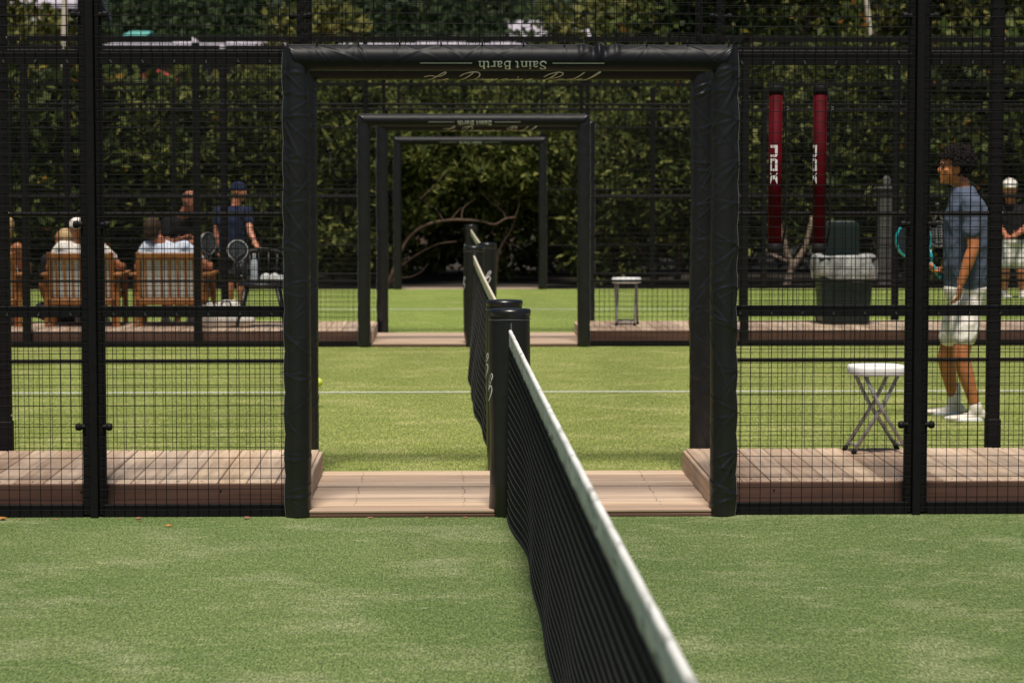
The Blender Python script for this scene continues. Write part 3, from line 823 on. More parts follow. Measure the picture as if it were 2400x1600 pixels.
# ball tubes hung on the fence
def ball_tube(x, y, label, ang):
    z0, z1, r = 1.215, 2.122, .0365
    root = thing('ball_tube', (x, y, z0), label, 'ball tube', 'red ball collecting tubes')
    MB().lathe([(r, z0 + .047), (r, z1 - .048)], (x, y, 0), 32).build('tube', M['red'], root, True)
    MB().lathe([(r + .001, z0), (r + .004, z0 + .003), (r + .004, z0 + .049), (r + .001, z0 + .050)], (x, y, 0), 32).build('end_cap', M['rubber'], root, True)
    c = MB().lathe([(r + .001, z1 - .050), (r + .003, z1 - .049), (r + .004, z1 - .012), (r + .001, z1 - .008), (r - .006, z1 - .006)], (x, y, 0), 32).build('end_cap', M['rubber'], root, True)
    for k in range(6):
        a = k * math.pi / 3
        MB().cbox((x + (r - .004) * math.cos(a), y + (r - .004) * math.sin(a), z1 - .006), (.006, .006, .010), .002).build('tooth', M['rubber'], c)
    MB().tube([(x + r + .004, y, z1 - .03), (x + r + .018, y - .004, z1 - .10), (x + r + .022, y - .004, 1.7), (x + r + .020, y - .004, 1.35), (x + r + .004, y, z0 + .03)], .006, 6).build('strap', M['rubber'], root, True)
    MB().tube([(x + r + .021, y - .010, 2.0), (x + r + .032, y - .012, 2.0), (x + r + .032, y - .012, 1.985), (x + r + .021, y - .010, 1.985)], .002, 6).build('buckle', M['bolt'], root)
    # wording "nox", reading downwards: boxes in (across, down) units
    polys = [  # n
        [(0, 0), (.62, 0), (.62, .22), (0, .22)], [(.62, 0), (1, 0), (1, .80), (.82, .98), (.66, .98), (.66, 0)], [(.0, .78), (.58, .78), (.58, .96), (0, .96)],
        # o
        [(0, 1.08), (.58, 1.08), (.58, 1.28), (.24, 1.28), (.24, 1.9), (0, 1.9)], [(0, 1.88), (.24, 1.88), (.24, 1.92), (.60, 1.92), (.60, 2.10), (0, 2.10)], [(.68, 1.08), (1, 1.20), (1, 2.10), (.68, 2.10)],
        # x
        [(.02, 2.20), (.24, 2.40), (.20, 2.46), (0, 2.42)], [(.98, 2.20), (.70, 2.44), (.80, 2.5), (1, 2.40)],
        [(.08, 2.50), (.40, 2.46), (.62, 2.46), (.72, 2.56), (.58, 2.78), (.42, 2.78)], [(.0, 2.62), (.10, 2.52), (.30, 2.74), (.04, 3.16), (0, 3.16)], [(1, 2.60), (.84, 2.52), (.66, 2.74), (.96, 3.16), (1, 3.1)]]
    U = .0665; WA = .0265; zt = 1.795
    for gi, idx in enumerate(((0, 1, 2), (3, 4, 5), (6, 7, 8, 9, 10))):
        mb = MB()
        for q in idx:
            poly = polys[q]; bm = bmesh.new(); vv = [bm.verts.new((a_, -d, 0)) for a_, d in poly]; bm.faces.new(vv)
            bmesh.ops.triangulate(bm, faces=bm.faces); bmesh.ops.subdivide_edges(bm, edges=bm.edges, cuts=2)
            bm.verts.index_update()
            vs_ = []
            for v in bm.verts:
                a_ = ang + (v.co.x - .5) * WA / (r) * 1.5
                vs_.append((x + (r + .0012) * math.sin(a_), y - (r + .0012) * math.cos(a_), zt + v.co.y * U))
            mb.add(vs_, [[v.index for v in f.verts] for f in bm.faces]); bm.free()
        mb.build('lettering', M['print'], root)
    return root
p = at(1817, 400, 13.29); ball_tube(p.x, 13.29, 'red ball tube with black caps, its white wording facing out, hung on the fence', -.36)
p = at(1921, 400, 13.29); ball_tube(p.x, 13.29, 'red ball tube with its white wording turned half away, nearer the bin', -1.12)

# wheeled bin with a bag folded over its rim
def bin_():
    D = 24.45; c = at(1976, 757, D); x, y, z0 = c.x, D, .151
    root = thing('wheeled_bin', (x, y, z0), 'dark green plastic bin with its lid flipped up, on the second boardwalk', 'bin')
    def ring(w_, d_, z, r_=.05, n=6):
        out = []
        for cx_, cy_, a0 in ((w_ - r_, d_ - r_, 0), (-(w_ - r_), d_ - r_, 90), (-(w_ - r_), -(d_ - r_), 180), (w_ - r_, -(d_ - r_), 270)):
            for k in range(n): 
                a = R(a0 + 90 * k / (n - 1)); out.append((x + cx_ + r_ * math.cos(a), y + cy_ + r_ * math.sin(a), z0 + z))
        return out
    def loft(rings, name, mat, par=root):
        n = len(rings[0]); v = [p_ for r_ in rings for p_ in r_]
        f = [(i * n + j, i * n + (j + 1) % n, (i + 1) * n + (j + 1) % n, (i + 1) * n + j) for i in range(len(rings) - 1) for j in range(n)]
        f.append(tuple(range(n - 1, -1, -1))); f.append(tuple((len(rings) - 1) * n + j for j in range(n)))
        return MB().add(v, f).build(name, mat, par, False)
    loft([ring(.225, .20, 0), ring(.235, .21, .03), ring(.262, .24, .50), ring(.275, .255, .63), ring(.29, .265, .64), ring(.29, .265, .665), ring(.25, .23, .665), ring(.24, .22, .60)], 'body', M['bin'])
    # lid standing up behind
    lid = loft([ring(.185, .035, .60), ring(.190, .045, .70), ring(.190, .045, .97), ring(.180, .040, 1.01), ring(.165, .025, 1.025)], 'lid', M['bin'])
    lid.location.y += .20
    h = MB(); h.box(x - .14, x + .13, y + .142, y + .150, z0 + .86, z0 + .875); h.build('lid_rib', M['tube_grey'], lid).location.y += 0
    for sx in (-.115, .065):
        for k in range(4):
            MB().box(x + sx + k * .014, x + sx + k * .014 + .008, y + .140, y + .152, z0 + .915, z0 + .945).build('embossed_mark', M['cushion'], lid)
    for sx in (-1, 1):
        w_ = MB(); w_.tube([(x + sx * .17, y + .22, z0 + .085), (x + sx * .235, y + .22, z0 + .085)], .085, 20); w_.build('wheel', M['rubber'], root)
    # bag
    bag = thing('bin_bag', (x, y, z0 + .66), 'clear white bin bag folded down over the rim of the green bin', 'bag')
    n = 64; rings = []
    rg = np.random.default_rng(3)
    for k, (w_, d_, z) in enumerate([(.235, .215, .55), (.25, .23, .664), (.262, .242, .688), (.295, .272, .690), (.305, .284, .65), (.312, .290, .56), (.306, .285, .47), (.296, .275, .455)]):
        pts = []
        for i in range(n):
            a = 2 * math.pi * i / n; ct, s__ = math.cos(a), math.sin(a); p_ = .45
            px_ = math.copysign(abs(ct) ** p_, ct) * w_; py_ = math.copysign(abs(s__) ** p_, s__) * d_
            j = .010 * math.sin(5 * a + k * .4) + .006 * math.sin(13 * a + k) if k > 3 else .002 * math.sin(9 * a)
            dz = (.025 * math.sin(2 * a + .6) + .012 * math.sin(5 * a)) if k > 4 else (.006 * math.sin(4 * a) if k > 1 else 0)
            pts.append((x + px_ * (1 + j * 3), y + py_ * (1 + j * 3), z0 + z + dz))
        rings.append(pts)
    v = [q for r_ in rings for q in r_]
    f = [(i * n + j, i * n + (j + 1) % n, (i + 1) * n + (j + 1) % n, (i + 1) * n + j) for i in range(len(rings) - 1) for j in range(n)]
    MB().add(v, f).build('bag_film', M['bag'], bag, True)
bin_()

# teak armchairs seen from behind
def teak_chair():
    """origin at floor centre; back towards -y (viewer), sitter faces +y"""
    root = thing('teak_armchair', (0, 0, 0), 'x', 'armchair', 'teak armchairs with grey cushions on the second boardwalk')
    W = .302
    tilt = .16        # back leans to the viewer with height
    def yb(z): return -.30 - (z - .36) * tilt
    for s_ in (-1, 1):
        MB().tube([(s_ * W, -.20, 0), (s_ * W, yb(.36) + .02, .34), (s_ * W, yb(.72), .73)], [.022, .026, .024], 6).build('back_stile', M['teak'], root)
        MB().tube([(s_ * (W + .045), .34, 0), (s_ * (W + .045), .33, .50)], .026, 6).build('leg', M['teak'], root)
        MB().tube([(s_ * (W + .045), -.26, 0), (s_ * (W + .045), -.24, .50)], [.020, .026], 6).build('leg', M['teak'], root)
        MB().cbox((s_ * (W + .05), .03, .515), (.045, .36, .014), .006).build('armrest', M['teak'], root)
        MB().cbox((s_ * (W + .01), .04, .30), (.015, .34, .035), .004).build('side_rail', M['teak'], root)
    def bar(z, h, name, dy=0):
        rot = Matrix.Rotation(tilt, 3, 'X')
        MB().cbox((0, yb(z) + dy, z), (W, .014, h), .004, rot).build(name, M['teak'], root)
    bar(.69, .035, 'top_rail'); bar(.245, .03, 'bottom_rail')
    for k in range(7):
        x = -.237 + k * .079
        rot = Matrix.Rotation(tilt, 3, 'X')
        MB().cbox((x, yb(.46) + .004, .46), (.0125, .008, .20), .002, rot).build('slat', M['teak'], root)
    for k in range(6):
        MB().cbox((0, -.22 + k * .095, .335 + k * .006), (W - .01, .036, .010), .003).build('seat_slat', M['teak'], root)
    # cushions
    rot = Matrix.Rotation(tilt, 3, 'X')
    MB().cbox((0, yb(.50) + .060, .50), (.295, .045, .235), .03, rot).build('back_cushion', M['cushion'], root)
    MB().cbox((0, .08, .40), (.29, .30, .045), .03).build('seat_cushion', M['cushion'], root)
    return root
ch = teak_chair()
spots = [(-4.53, 24.36, 'teak slatted armchair cut off by the frame, with the fair-haired person in it'),
         (-3.56, 24.36, 'teak slatted armchair holding the person in the white cap'),
         (-2.69, 24.36, 'teak slatted armchair holding the dark-haired person in the pale shirt')]
for i, (x, y, lb) in enumerate(spots):
    o = ch if i == 0 else copy_tree(ch)
    o.location = (x, y, .1505); o.rotation_euler = (0, 0, R([3, 0, -1.5][i])); o['label'] = lb

# black spindle armchair with things on its seat
def black_chair():
    c = at(614, 765, 24.05); x, y, z0 = c.x, 24.12, .1505
    root = thing('black_spindle_chair', (x, y, z0), 'black wooden spindle armchair on the second boardwalk left of the gateway', 'chair')
    MB().lathe([(.20, .395), (.235, .402), (.24, .415), (.235, .428), (.20, .430)], (x, y, z0), 28, 1.0, .9).build('seat', M['blackwood'], root, True)
    for sx, sy in ((-1, -1), (1, -1), (-1, 1), (1, 1)):
        MB().tube([(x + sx * .15, y + sy * .13, z0 + .40), (x + sx * .235, y + sy * .215, z0)], [.021, .014], 8).build('leg', M['blackwood'], root, True)
    # bow rail: open to the viewer, highest at the rear
    bow = []
    for k in range(21):
        a = math.pi * (-.10 + 1.2 * k / 20)
        zz = .62 + .13 * max(0, math.sin(a)) 
        bow.append((x + .265 * math.cos(a), y + .01 + .235 * math.sin(a), z0 + zz))
    MB().tube(bow, [.014] + [.017] * 19 + [.014], 8).build('bow_rail', M['blackwood'], root, True)
    for k in range(1, 20, 2):
        px_, py_, pz = bow[k]
        MB().tube([(x + (px_ - x) * .80, y + (py_ - y) * .76, z0 + .425), (px_, py_, pz)], .0075, 6).build('spindle', M['blackwood'], root, True)
    b_ = thing('water_bottle', (x - .075, y - .03, z0 + .43), 'clear pale blue water bottle standing on the black chair', 'bottle')
    MB().lathe([(.030, 0), (.036, .006), (.037, .03), (.034, .09), (.037, .15), (.033, .20), (.016, .245), (.0135, .25), (.0135, .262)], (x - .075, y - .03, z0 + .431), 20).build('body', M['bottle'], b_, True)
    MB().lathe([(.0155, .260), (.0155, .282), (.012, .285)], (x - .075, y - .03, z0 + .431), 16).build('screw_cap', M['plastic_white'], b_, True)
    for k, (dx, dy, rx) in enumerate(((.035, -.02, .045), (.115, .0, .045), (.175, .03, .036))):
        mb = MB(); pts = []; 
        mb.tube([(x + dx, y + dy - .12, z0 + .431 + rx), (x + dx + .004, y + dy + .02, z0 + .433 + rx), (x + dx, y + dy + .10, z0 + .431 + rx)], rx, 14)
        o = mb.build('rolled_towel', M['towel'], None, True)
        tag(o, ['rolled white towel next to the water bottle on the black chair', 'rolled white towel lying between two others on the black chair', 'small rolled white towel at the outer edge of the black chair'][k], 'towel', 'white towels on the black chair')
black_chair()

# ------------------------------------------------------------------ soft bodies (people, bags) grown by voxel remeshing
def cap_chain(bm, pts, n=10):
    """closed tapered chain through [(point, radius), ...]"""
    P = [Vector(p_) for p_, _ in pts]; rr = [r_ for _, r_ in pts]
    for (p_, r_) in zip(P, rr):
        mtx = Matrix.Translation(p_) @ Matrix.Scale(r_, 4)
        bmesh.ops.create_icosphere(bm, subdivisions=2, radius=1, matrix=mtx)
    for a, b_, ra, rb in zip(P[:-1], P[1:], rr[:-1], rr[1:]):
        d = b_ - a; L = d.length
        if L < 1e-5: continue
        q = Vector((0, 0, 1)).rotation_difference(d.normalized()).to_matrix().to_4x4()
        bmesh.ops.create_cone(bm, cap_ends=True, segments=14, radius1=ra, radius2=rb, depth=L, matrix=Matrix.Translation((a + b_) / 2) @ q)
def ell(bm, c, rad, axes=None):
    rot = Matrix.Identity(3)
    if axes: rot = Matrix((axes[0], axes[1], axes[2])).transposed()
    mtx = Matrix.Translation(Vector(c)) @ rot.to_4x4() @ Matrix.Diagonal((*rad, 1))
    bmesh.ops.create_icosphere(bm, subdivisions=3, radius=1, matrix=mtx)
def rings_loft(bm, rings, n=20):
    """rings: (centre, u half-vector, v half-vector)"""
    vs_ = []
    for c, u, v in rings:
        vs_.append([bm.verts.new(Vector(c) + Vector(u) * math.cos(2 * math.pi * k / n) + Vector(v) * math.sin(2 * math.pi * k / n)) for k in range(n)])
    for a, b_ in zip(vs_[:-1], vs_[1:]):
        for k in range(n): bm.faces.new((a[k], a[(k + 1) % n], b_[(k + 1) % n], b_[k]))
    bm.faces.new(list(reversed(vs_[0]))); bm.faces.new(vs_[-1])
def grow(name, bm, voxel, mat, parent, smooth_it=3, folds=0):
    bmesh.ops.recalc_face_normals(bm, faces=bm.faces)
    me = bpy.data.meshes.new(name); bm.to_mesh(me); bm.free()
    tmp = bpy.data.objects.new(name + '_src', me); COL.objects.link(tmp)
    md = tmp.modifiers.new('r', 'REMESH'); md.mode = 'VOXEL'; md.voxel_size = voxel; md.use_smooth_shade = True
    if smooth_it:
        s2 = tmp.modifiers.new('s', 'SMOOTH'); s2.factor = .5; s2.iterations = smooth_it
    dg = bpy.context.evaluated_depsgraph_get()
    res = bpy.data.meshes.new_from_object(tmp.evaluated_get(dg))
    bpy.data.objects.remove(tmp); bpy.data.meshes.remove(me)
    res.name = name; res.materials.clear()
    if folds:
        nv = len(res.vertices); co_ = np.zeros(nv * 3, np.float32); no_ = np.zeros(nv * 3, np.float32)
        res.vertices.foreach_get('co', co_); res.vertices.foreach_get('normal', no_)
        co_ = co_.reshape(-1, 3); no_ = no_.reshape(-1, 3); kk = np.zeros(nv, np.float32)
        for iv_ in range(nv):
            c_ = Vector(co_[iv_].tolist()); a_ = mnoise.noise(Vector((c_.x * 9 + c_.z * 3, c_.y * 9, c_.z * 7 - c_.x * 4))); b_ = mnoise.noise(Vector((c_.x * 20 - c_.z * 6, c_.y * 20, c_.z * 12 + c_.x * 9 + 5)))
            kk[iv_] = folds * ((1 - 2.4 * abs(a_)) * .75 + (1 - 2.4 * abs(b_)) * .4 - .45)
        res.vertices.foreach_set('co', (co_ + no_ * kk[:, None]).ravel()); res.update()
    return link(name, res, mat, parent, True)

def skin_mat(name, col):
    m, t, b = mat_new(name)
    t.links.new(ramp(t, noise(t, world_pos(t), 25, 3), [(.3, tuple(c * .86 for c in col)), (.7, tuple(min(1, c * 1.1) for c in col))]), b.inputs['Base Color'])
    b.inputs['Roughness'].default_value = .42; b.inputs['Subsurface Weight'].default_value = .08
    b.inputs['Subsurface Scale'].default_value = .01
    return m
def cloth_mat(name, col, scale=9, k=.6):
    m, t, b = mat_new(name)
    co = world_pos(t)
    t.links.new(ramp(t, noise(t, co, 14, 3), [(.3, tuple(c * .88 for c in col)), (.7, tuple(min(1, c * 1.08) for c in col))]), b.inputs['Base Color'])
    b.inputs['Roughness'].default_value = .9; b.inputs['Specular IOR Level'].default_value = .2
    bump(t, b, noise(t, co, 1, 3, .5, (scale, scale, scale * .5)), k, .03)
    return m
SK_TAN = skin_mat('skin_tan', (.42, .165, .070)); SK_DEEP = skin_mat('skin_deep', (.42, .150, .055)); SK_RED = skin_mat('skin_ruddy', (.50, .19, .11))
CL_BLUE = cloth_mat('slate_blue_jersey', (.082, .102, .150)); CL_WHITE = cloth_mat('white_cotton', (.78, .72, .66)); CL_PALE = cloth_mat('pale_blue_cotton', (.62, .67, .78))
CL_NAVY = cloth_mat('navy_cotton', (.016, .022, .055)); CL_BLACK = cloth_mat('black_cotton', (.014, .014, .015)); CL_DARK = cloth_mat('dark_shorts', (.03, .03, .035)); CL_STONE = cloth_mat('stone_shorts', (.62, .60, .55))
HAIR_DK = simple('dark_hair', (.010, .007, .006), .8, .4, 60, spec=.15); HAIR_BR = simple('brown_hair', (.045, .028, .018), .7, .4, 60, spec=.2); HAIR_BLOND = simple('fair_hair', (.45, .30, .14), .6, .3, 60); SHOE = simple('cream_shoe', (.66, .60, .53), .6, .12, 20)
EYE = simple('eye_dark', (.01, .008, .006), .15)

def hand(bm, w_, d, nrm, s_=1, curl=.5, thumb=1):
    """w_ wrist, d direction of fingers, nrm palm normal, side = d x nrm"""
    d = Vector(d).normalized(); nrm = Vector(nrm); nrm = (nrm - d * nrm.dot(d)).normalized(); sd_ = d.cross(nrm)
    w_ = Vector(w_)
    ell(bm, w_ + d * .048 * s_, (.050 * s_, .040 * s_, .017 * s_), (d, sd_, nrm))
    for k, (o_, L) in enumerate(((-.030, .062), (-.010, .076), (.010, .072), (.029, .056))):
        b0 = w_ + d * .082 * s_ + sd_ * o_ * s_
        a1, a2, a3 = curl * .7, curl * 1.6, curl * 2.3
        p1 = b0 + (d * math.cos(a1) + nrm * math.sin(a1)) * L * .45 * s_
        p2 = p1 + (d * math.cos(a2) + nrm * math.sin(a2)) * L * .32 * s_
        p3 = p2 + (d * math.cos(a3) + nrm * math.sin(a3)) * L * .25 * s_
        cap_chain(bm, [(b0 - d * .02 * s_, .0095 * s_), (b0, .0095 * s_), (p1, .0088 * s_), (p2, .008 * s_), (p3, .007 * s_)])
    t0 = w_ + d * .022 * s_ + sd_ * thumb * .030 * s_
    t1 = t0 + (d * .6 + sd_ * thumb * .7 + nrm * .35).normalized() * .040 * s_
    t2 = t1 + (d * .85 + sd_ * thumb * .2 + nrm * .5).normalized() * .030 * s_
    cap_chain(bm, [(t0, .013 * s_), (t1, .0105 * s_), (t2, .0085 * s_)])

def head(bm, c, f, u, s_=1, neck=None):
    """c centre of skull, f facing, u up"""
    f = Vector(f).normalized(); u = Vector(u); u = (u - f * u.dot(f)).normalized(); r_ = f.cross(u); c = Vector(c); ax = (f, r_, u)
    E = lambda o_, rad: ell(bm, c + f * o_[0] * s_ + r_ * o_[1] * s_ + u * o_[2] * s_, tuple(q * s_ for q in rad), ax)
    E((-.006, 0, .028), (.096, .077, .088)); E((.022, 0, -.030), (.066, .064, .080)); E((.038, 0, -.070), (.046, .046, .040))
    E((.072, 0, -.096), (.018, .022, .016)); E((.080, 0, .026), (.016, .050, .012))
    cap_chain(bm, [(c + (f * .086 + u * .012) * s_, .009 * s_), (c + (f * .103 - u * .022) * s_, .0125 * s_)])
    for q in (-1, 1):
        E((.092, q * .012, -.026), (.010, .009, .008)); E((-.004, q * .076, -.008), (.020, .009, .032)); E((.058, q * .040, -.020), (.022, .020, .016))
    E((.087, 0, -.054), (.012, .024, .0065)); E((.085, 0, -.067), (.011, .021, .0075))
    if neck is not None: cap_chain(bm, [(c + (f * -.015 - u * .05) * s_, .056 * s_), (Vector(neck) , .058 * s_)])

def shoe(name, ank, fd, parent, mat, L=.29, s_=1):
    fd = Vector((fd[0], fd[1], 0)).normalized(); r_ = Vector((fd.y, -fd.x, 0)); a = Vector((ank[0], ank[1], 0)); z0 = ank[2]
    bm = bmesh.new()
    base = a - fd * .075
    rings = []
    for k, (q, w_, h, lift) in enumerate(((0, .020, .050, .010), (.06, .036, .075, .002), (.25, .038, .082, 0), (.45, .042, .062, 0), (.70, .047, .045, .001), (.90, .040, .036, .006), (1.0, .016, .020, .014))):
        c = base + fd * (q * L); rings.append((c + Vector((0, 0, z0 + lift + h * .5)), r_ * w_, Vector((0, 0, h * .5))))
    rings_loft(bm, rings, 18)
    cap_chain(bm, [(a + Vector((0, 0, z0 + .06)), .044), (a + Vector((0, 0, z0 + .095)), .047)])
    o = grow(name, bm, .009 * s_, mat, parent, 2)
    so = MB(); pts = []; n = 24
    for z, k in ((0, .98), (.006, 1.02), (.024, 1.03), (.028, .97)):
        for i in range(n):
            t_ = 2 * math.pi * i / n; q = .5 + .5 * math.cos(t_); wd = .034 + .016 * math.sin(math.pi * min(1, q * 1.05)) ** .6
            pts.append(base + fd * (q * L * k) + r_ * wd * math.sin(t_) * k + Vector((0, 0, z0 + z + (.010 * max(0, q - .8) / .2))))
    f = [(i * n + j, i * n + (j + 1) % n, (i + 1) * n + (j + 1) % n, (i + 1) * n + j) for i in range(3) for j in range(n)]
    f.append(tuple(range(n - 1, -1, -1))); f.append(tuple(3 * n + j for j in range(n)))
    so.add(pts, f).build('sole', M['plastic_white'], o, True)
    return o

def racket(c, axis, nrm, label, face_mat, rim_mat, s_=1, dots=None, owner='racket'):
    """padel racket: c centre of head, axis from handle to tip, nrm face normal"""
    ax = Vector(axis).normalized(); nrm = Vector(nrm); nrm = (nrm - ax * nrm.dot(ax)).normalized(); sd_ = ax.cross(nrm); c = Vector(c)
    root = thing('padel_racket', c - ax * .30, label, 'racket', 'padel rackets')
    n = 40
    def outline(k):
        pts = []
        for i in range(n):
            a = 2 * math.pi * i / n; x_, y_ = .128 * math.sin(a), .135 * math.cos(a)
            if y_ < 0: x_ *= 1 - .35 * (-y_ / .135) ** 2
            pts.append((x_ * k * s_, y_ * k * s_))
        return pts
    def W(p_, z): return c + sd_ * p_[0] + ax * p_[1] + nrm * z
    mb = MB(); o1 = outline(.93)
    mb.add([W(p_, .015) for p_ in o1] + [W(p_, -.015) for p_ in o1], [tuple(range(n)), tuple(range(2 * n - 1, n - 1, -1))]); mb.build('face', face_mat, root)
    mb = MB(); rows = []
    for k, z in ((.92, .0165), (.97, .019), (1.0, .012), (1.0, -.012), (.97, -.019), (.92, -.0165)): rows += [W(p_, z) for p_ in outline(k)]
    mb.add(rows, [(i * n + j, i * n + (j + 1) % n, ((i + 1) % 6) * n + (j + 1) % n, ((i + 1) % 6) * n + j) for i in range(6) for j in range(n)]); mb.build('frame', rim_mat, root, True)
    for q in (-1, 1):
        MB().tube([W((q * .055 * s_, -.115 * s_), 0), W((q * .030 * s_, -.165 * s_), 0), W((q * .010 * s_, -.195 * s_), 0)], .010 * s_, 8).build('throat', rim_mat, root, True)
    MB().tube([W((0, -.185 * s_), 0), W((0, -.30 * s_), 0)], .0155 * s_, 12).build('grip', M['rubber'] if rim_mat is not M['turq'] else M['turq'], root, True)
    MB().tube([W((0, -.298 * s_), 0), W((0, -.312 * s_), 0)], .019 * s_, 12).build('butt_cap', rim_mat, root, True)
    hole = dots or M['rubber']; mbh = MB()
    for i in range(-3, 4):
        for j in range(-3, 4):
            if i * i + j * j > 11: continue
            q = (i * .026 * s_, (j * .026 + .005) * s_)
            for sg in (1, -1):
                ring_ = [W((q[0] + .0055 * math.cos(k * math.pi / 4), q[1] + .0055 * math.sin(k * math.pi / 4)), sg * .0158) for k in range(8)]
                mbh.add(ring_, [tuple(range(8))])
    tag(mbh.build('holes', hole, root), kind='stuff')
    return root

def human(label, J, f, hf, hu, skin, shirt, bottom, hair, s_=1, voxel=.014, sleeve=.55, leg_cut=.85, w_=(.165, .20), d_=.115, shoes=None, feet=None, cap=None, hands=True, hand_dirs=None, sock=None, group='people at the courts', bulk=1.0, top=True):
    """J: dict of joints (world); f: chest facing; hf, hu: head facing and up"""
    J = {k: Vector(v) for k, v in J.items()}
    f = Vector(f).normalized(); r_ = f.cross(Vector((0, 0, 1))).normalized()
    base = Vector((J['pelvis'].x, J['pelvis'].y, min(v.z for v in J.values()) - .06))
    root = thing('person', base, label, 'person', group)
    hip_w, sh_w = w_[0], w_[1]
    pel, chest, neck = J['pelvis'], J['chest'], J['neck']
    def torso(bm, g):
        up = (neck - pel).normalized()
        fr = (f - up * f.dot(up)).normalized()
        b1 = bulk
        R_ = [(pel - up * .07 * s_, hip_w * .80, d_ * .85), (pel, hip_w, d_ * 1.02), (pel.lerp(chest, .35), hip_w * .93 * b1, d_ * 1.02 * b1), (pel.lerp(chest, .7), hip_w * 1.0 * b1, d_ * 1.02 * b1), (chest, sh_w * .93, d_ * 1.05 * b1),
              (chest.lerp(neck, .45), sh_w * .86, d_ * .88), (chest.lerp(neck, .78), sh_w * .55, d_ * .62), (neck, .062 * s_, .062 * s_)]
        rings_loft(bm, [(c, r_ * (a + g), fr * (b_ + g)) for c, a, b_ in R_])
    bm = bmesh.new()
    torso(bm, -.012)
    head(bm, J['head'], hf, hu, s_, neck)
    for q in 'LR':
        sh, el, wr = J['sh' + q], J['el' + q], J['wr' + q]
        cap_chain(bm, [(sh, .052 * s_), (sh.lerp(el, .35), .048 * s_), (el, .040 * s_), (el.lerp(wr, .3), .042 * s_), (wr, .026 * s_)])
        if hands:
            hd = (hand_dirs or {}).get(q)
            d0 = (wr - el).normalized()
            if hd: hand(bm, wr, hd[0], hd[1], s_, hd[2], hd[3])
            else: hand(bm, wr, d0, f, s_, .5, 1)
        hip, kn, an = J['hip' + q], J['kn' + q], J['an' + q]
        cap_chain(bm, [(hip, .082 * s_), (hip.lerp(kn, .5), .074 * s_), (kn, .055 * s_), (kn.lerp(an, .30), .056 * s_), (kn.lerp(an, .62), .044 * s_), (an, .034 * s_)])
        cap_chain(bm, [(an, .036 * s_), (Vector((an.x, an.y, an.z - .03)), .036 * s_)])
    grow('body', bm, voxel, skin, root, 3)
    if top:
        bm = bmesh.new(); torso(bm, .010)
        for q in 'LR':
            sh, el = J['sh' + q], J['el' + q]
            cap_chain(bm, [(sh.lerp(chest, .3), .075 * s_), (sh, .066 * s_), (sh.lerp(el, sleeve * .7), .063 * s_), (sh.lerp(el, sleeve), .064 * s_)])
        grow('shirt', bm, voxel, shirt, root, 2, .009)
    bm = bmesh.new()
    rings_loft(bm, [(pel + Vector((0, 0, .05 * s_)), r_ * (hip_w + .004), f * (d_ * 1.03 + .004)), (pel, r_ * (hip_w + .012), f * (d_ + .022)), (pel - Vector((0, 0, .10 * s_)), r_ * (hip_w * .98), f * (d_ * .95))])
    for q in 'LR':
        hip, kn = J['hip' + q], J['kn' + q]
        cap_chain(bm, [(hip, .100 * s_), (hip.lerp(kn, leg_cut * .5), .098 * s_), (hip.lerp(kn, leg_cut), .092 * s_)])
    grow('shorts', bm, voxel, bottom, root, 2, .009)
    c = J['head']; hf = Vector(hf).normalized(); hu = Vector(hu); hu = (hu - hf * hu.dot(hf)).normalized(); hr = hf.cross(hu)
    if cap is not None:
        cm, back = cap
        bm = bmesh.new(); ell(bm, c + hu * .048 * s_ - hf * .008 * s_, (.108 * s_, .089 * s_, .080 * s_), (hf, hr, hu))
        bd = hf * (-1 if back else 1)
        ell(bm, c + hu * .030 * s_ + bd * .105 * s_, (.060 * s_, .060 * s_, .010 * s_), (hf, hr, hu))
        geom = list(bm.verts) + list(bm.edges) + list(bm.faces)
        bmesh.ops.bisect_plane(bm, geom=geom, plane_co=c + hu * .014 * s_, plane_no=-hu, clear_outer=True)
        bmesh.ops.holes_fill(bm, edges=bm.edges)
        grow('cap', bm, voxel * .8, cm, root, 1)
    if hair is not None and hair[1] > 0:
        bm = bmesh.new(); ell(bm, c + hu * .036 * s_ - hf * .022 * s_, (.094 * s_ + hair[1], .080 * s_ + hair[1], .086 * s_ + hair[1]), (hf, hr, hu))
        ell(bm, c - hu * .020 * s_ - hf * .050 * s_, (.060 * s_ + hair[1], .074 * s_ + hair[1] * .6, .070 * s_ + hair[1] * .5), (hf, hr, hu))
        grow('hair', bm, voxel * .8, hair[0], root, 1)
    if feet:
        for q in 'LR': 
            an = J['an' + q]; shoe('shoe', (an.x, an.y, feet[2] if len(feet) > 2 else 0), feet[0] if q == 'L' else feet[1], root, shoes or SHOE, .28 * s_, voxel / .009 if voxel > .012 else 1)
    return root, base

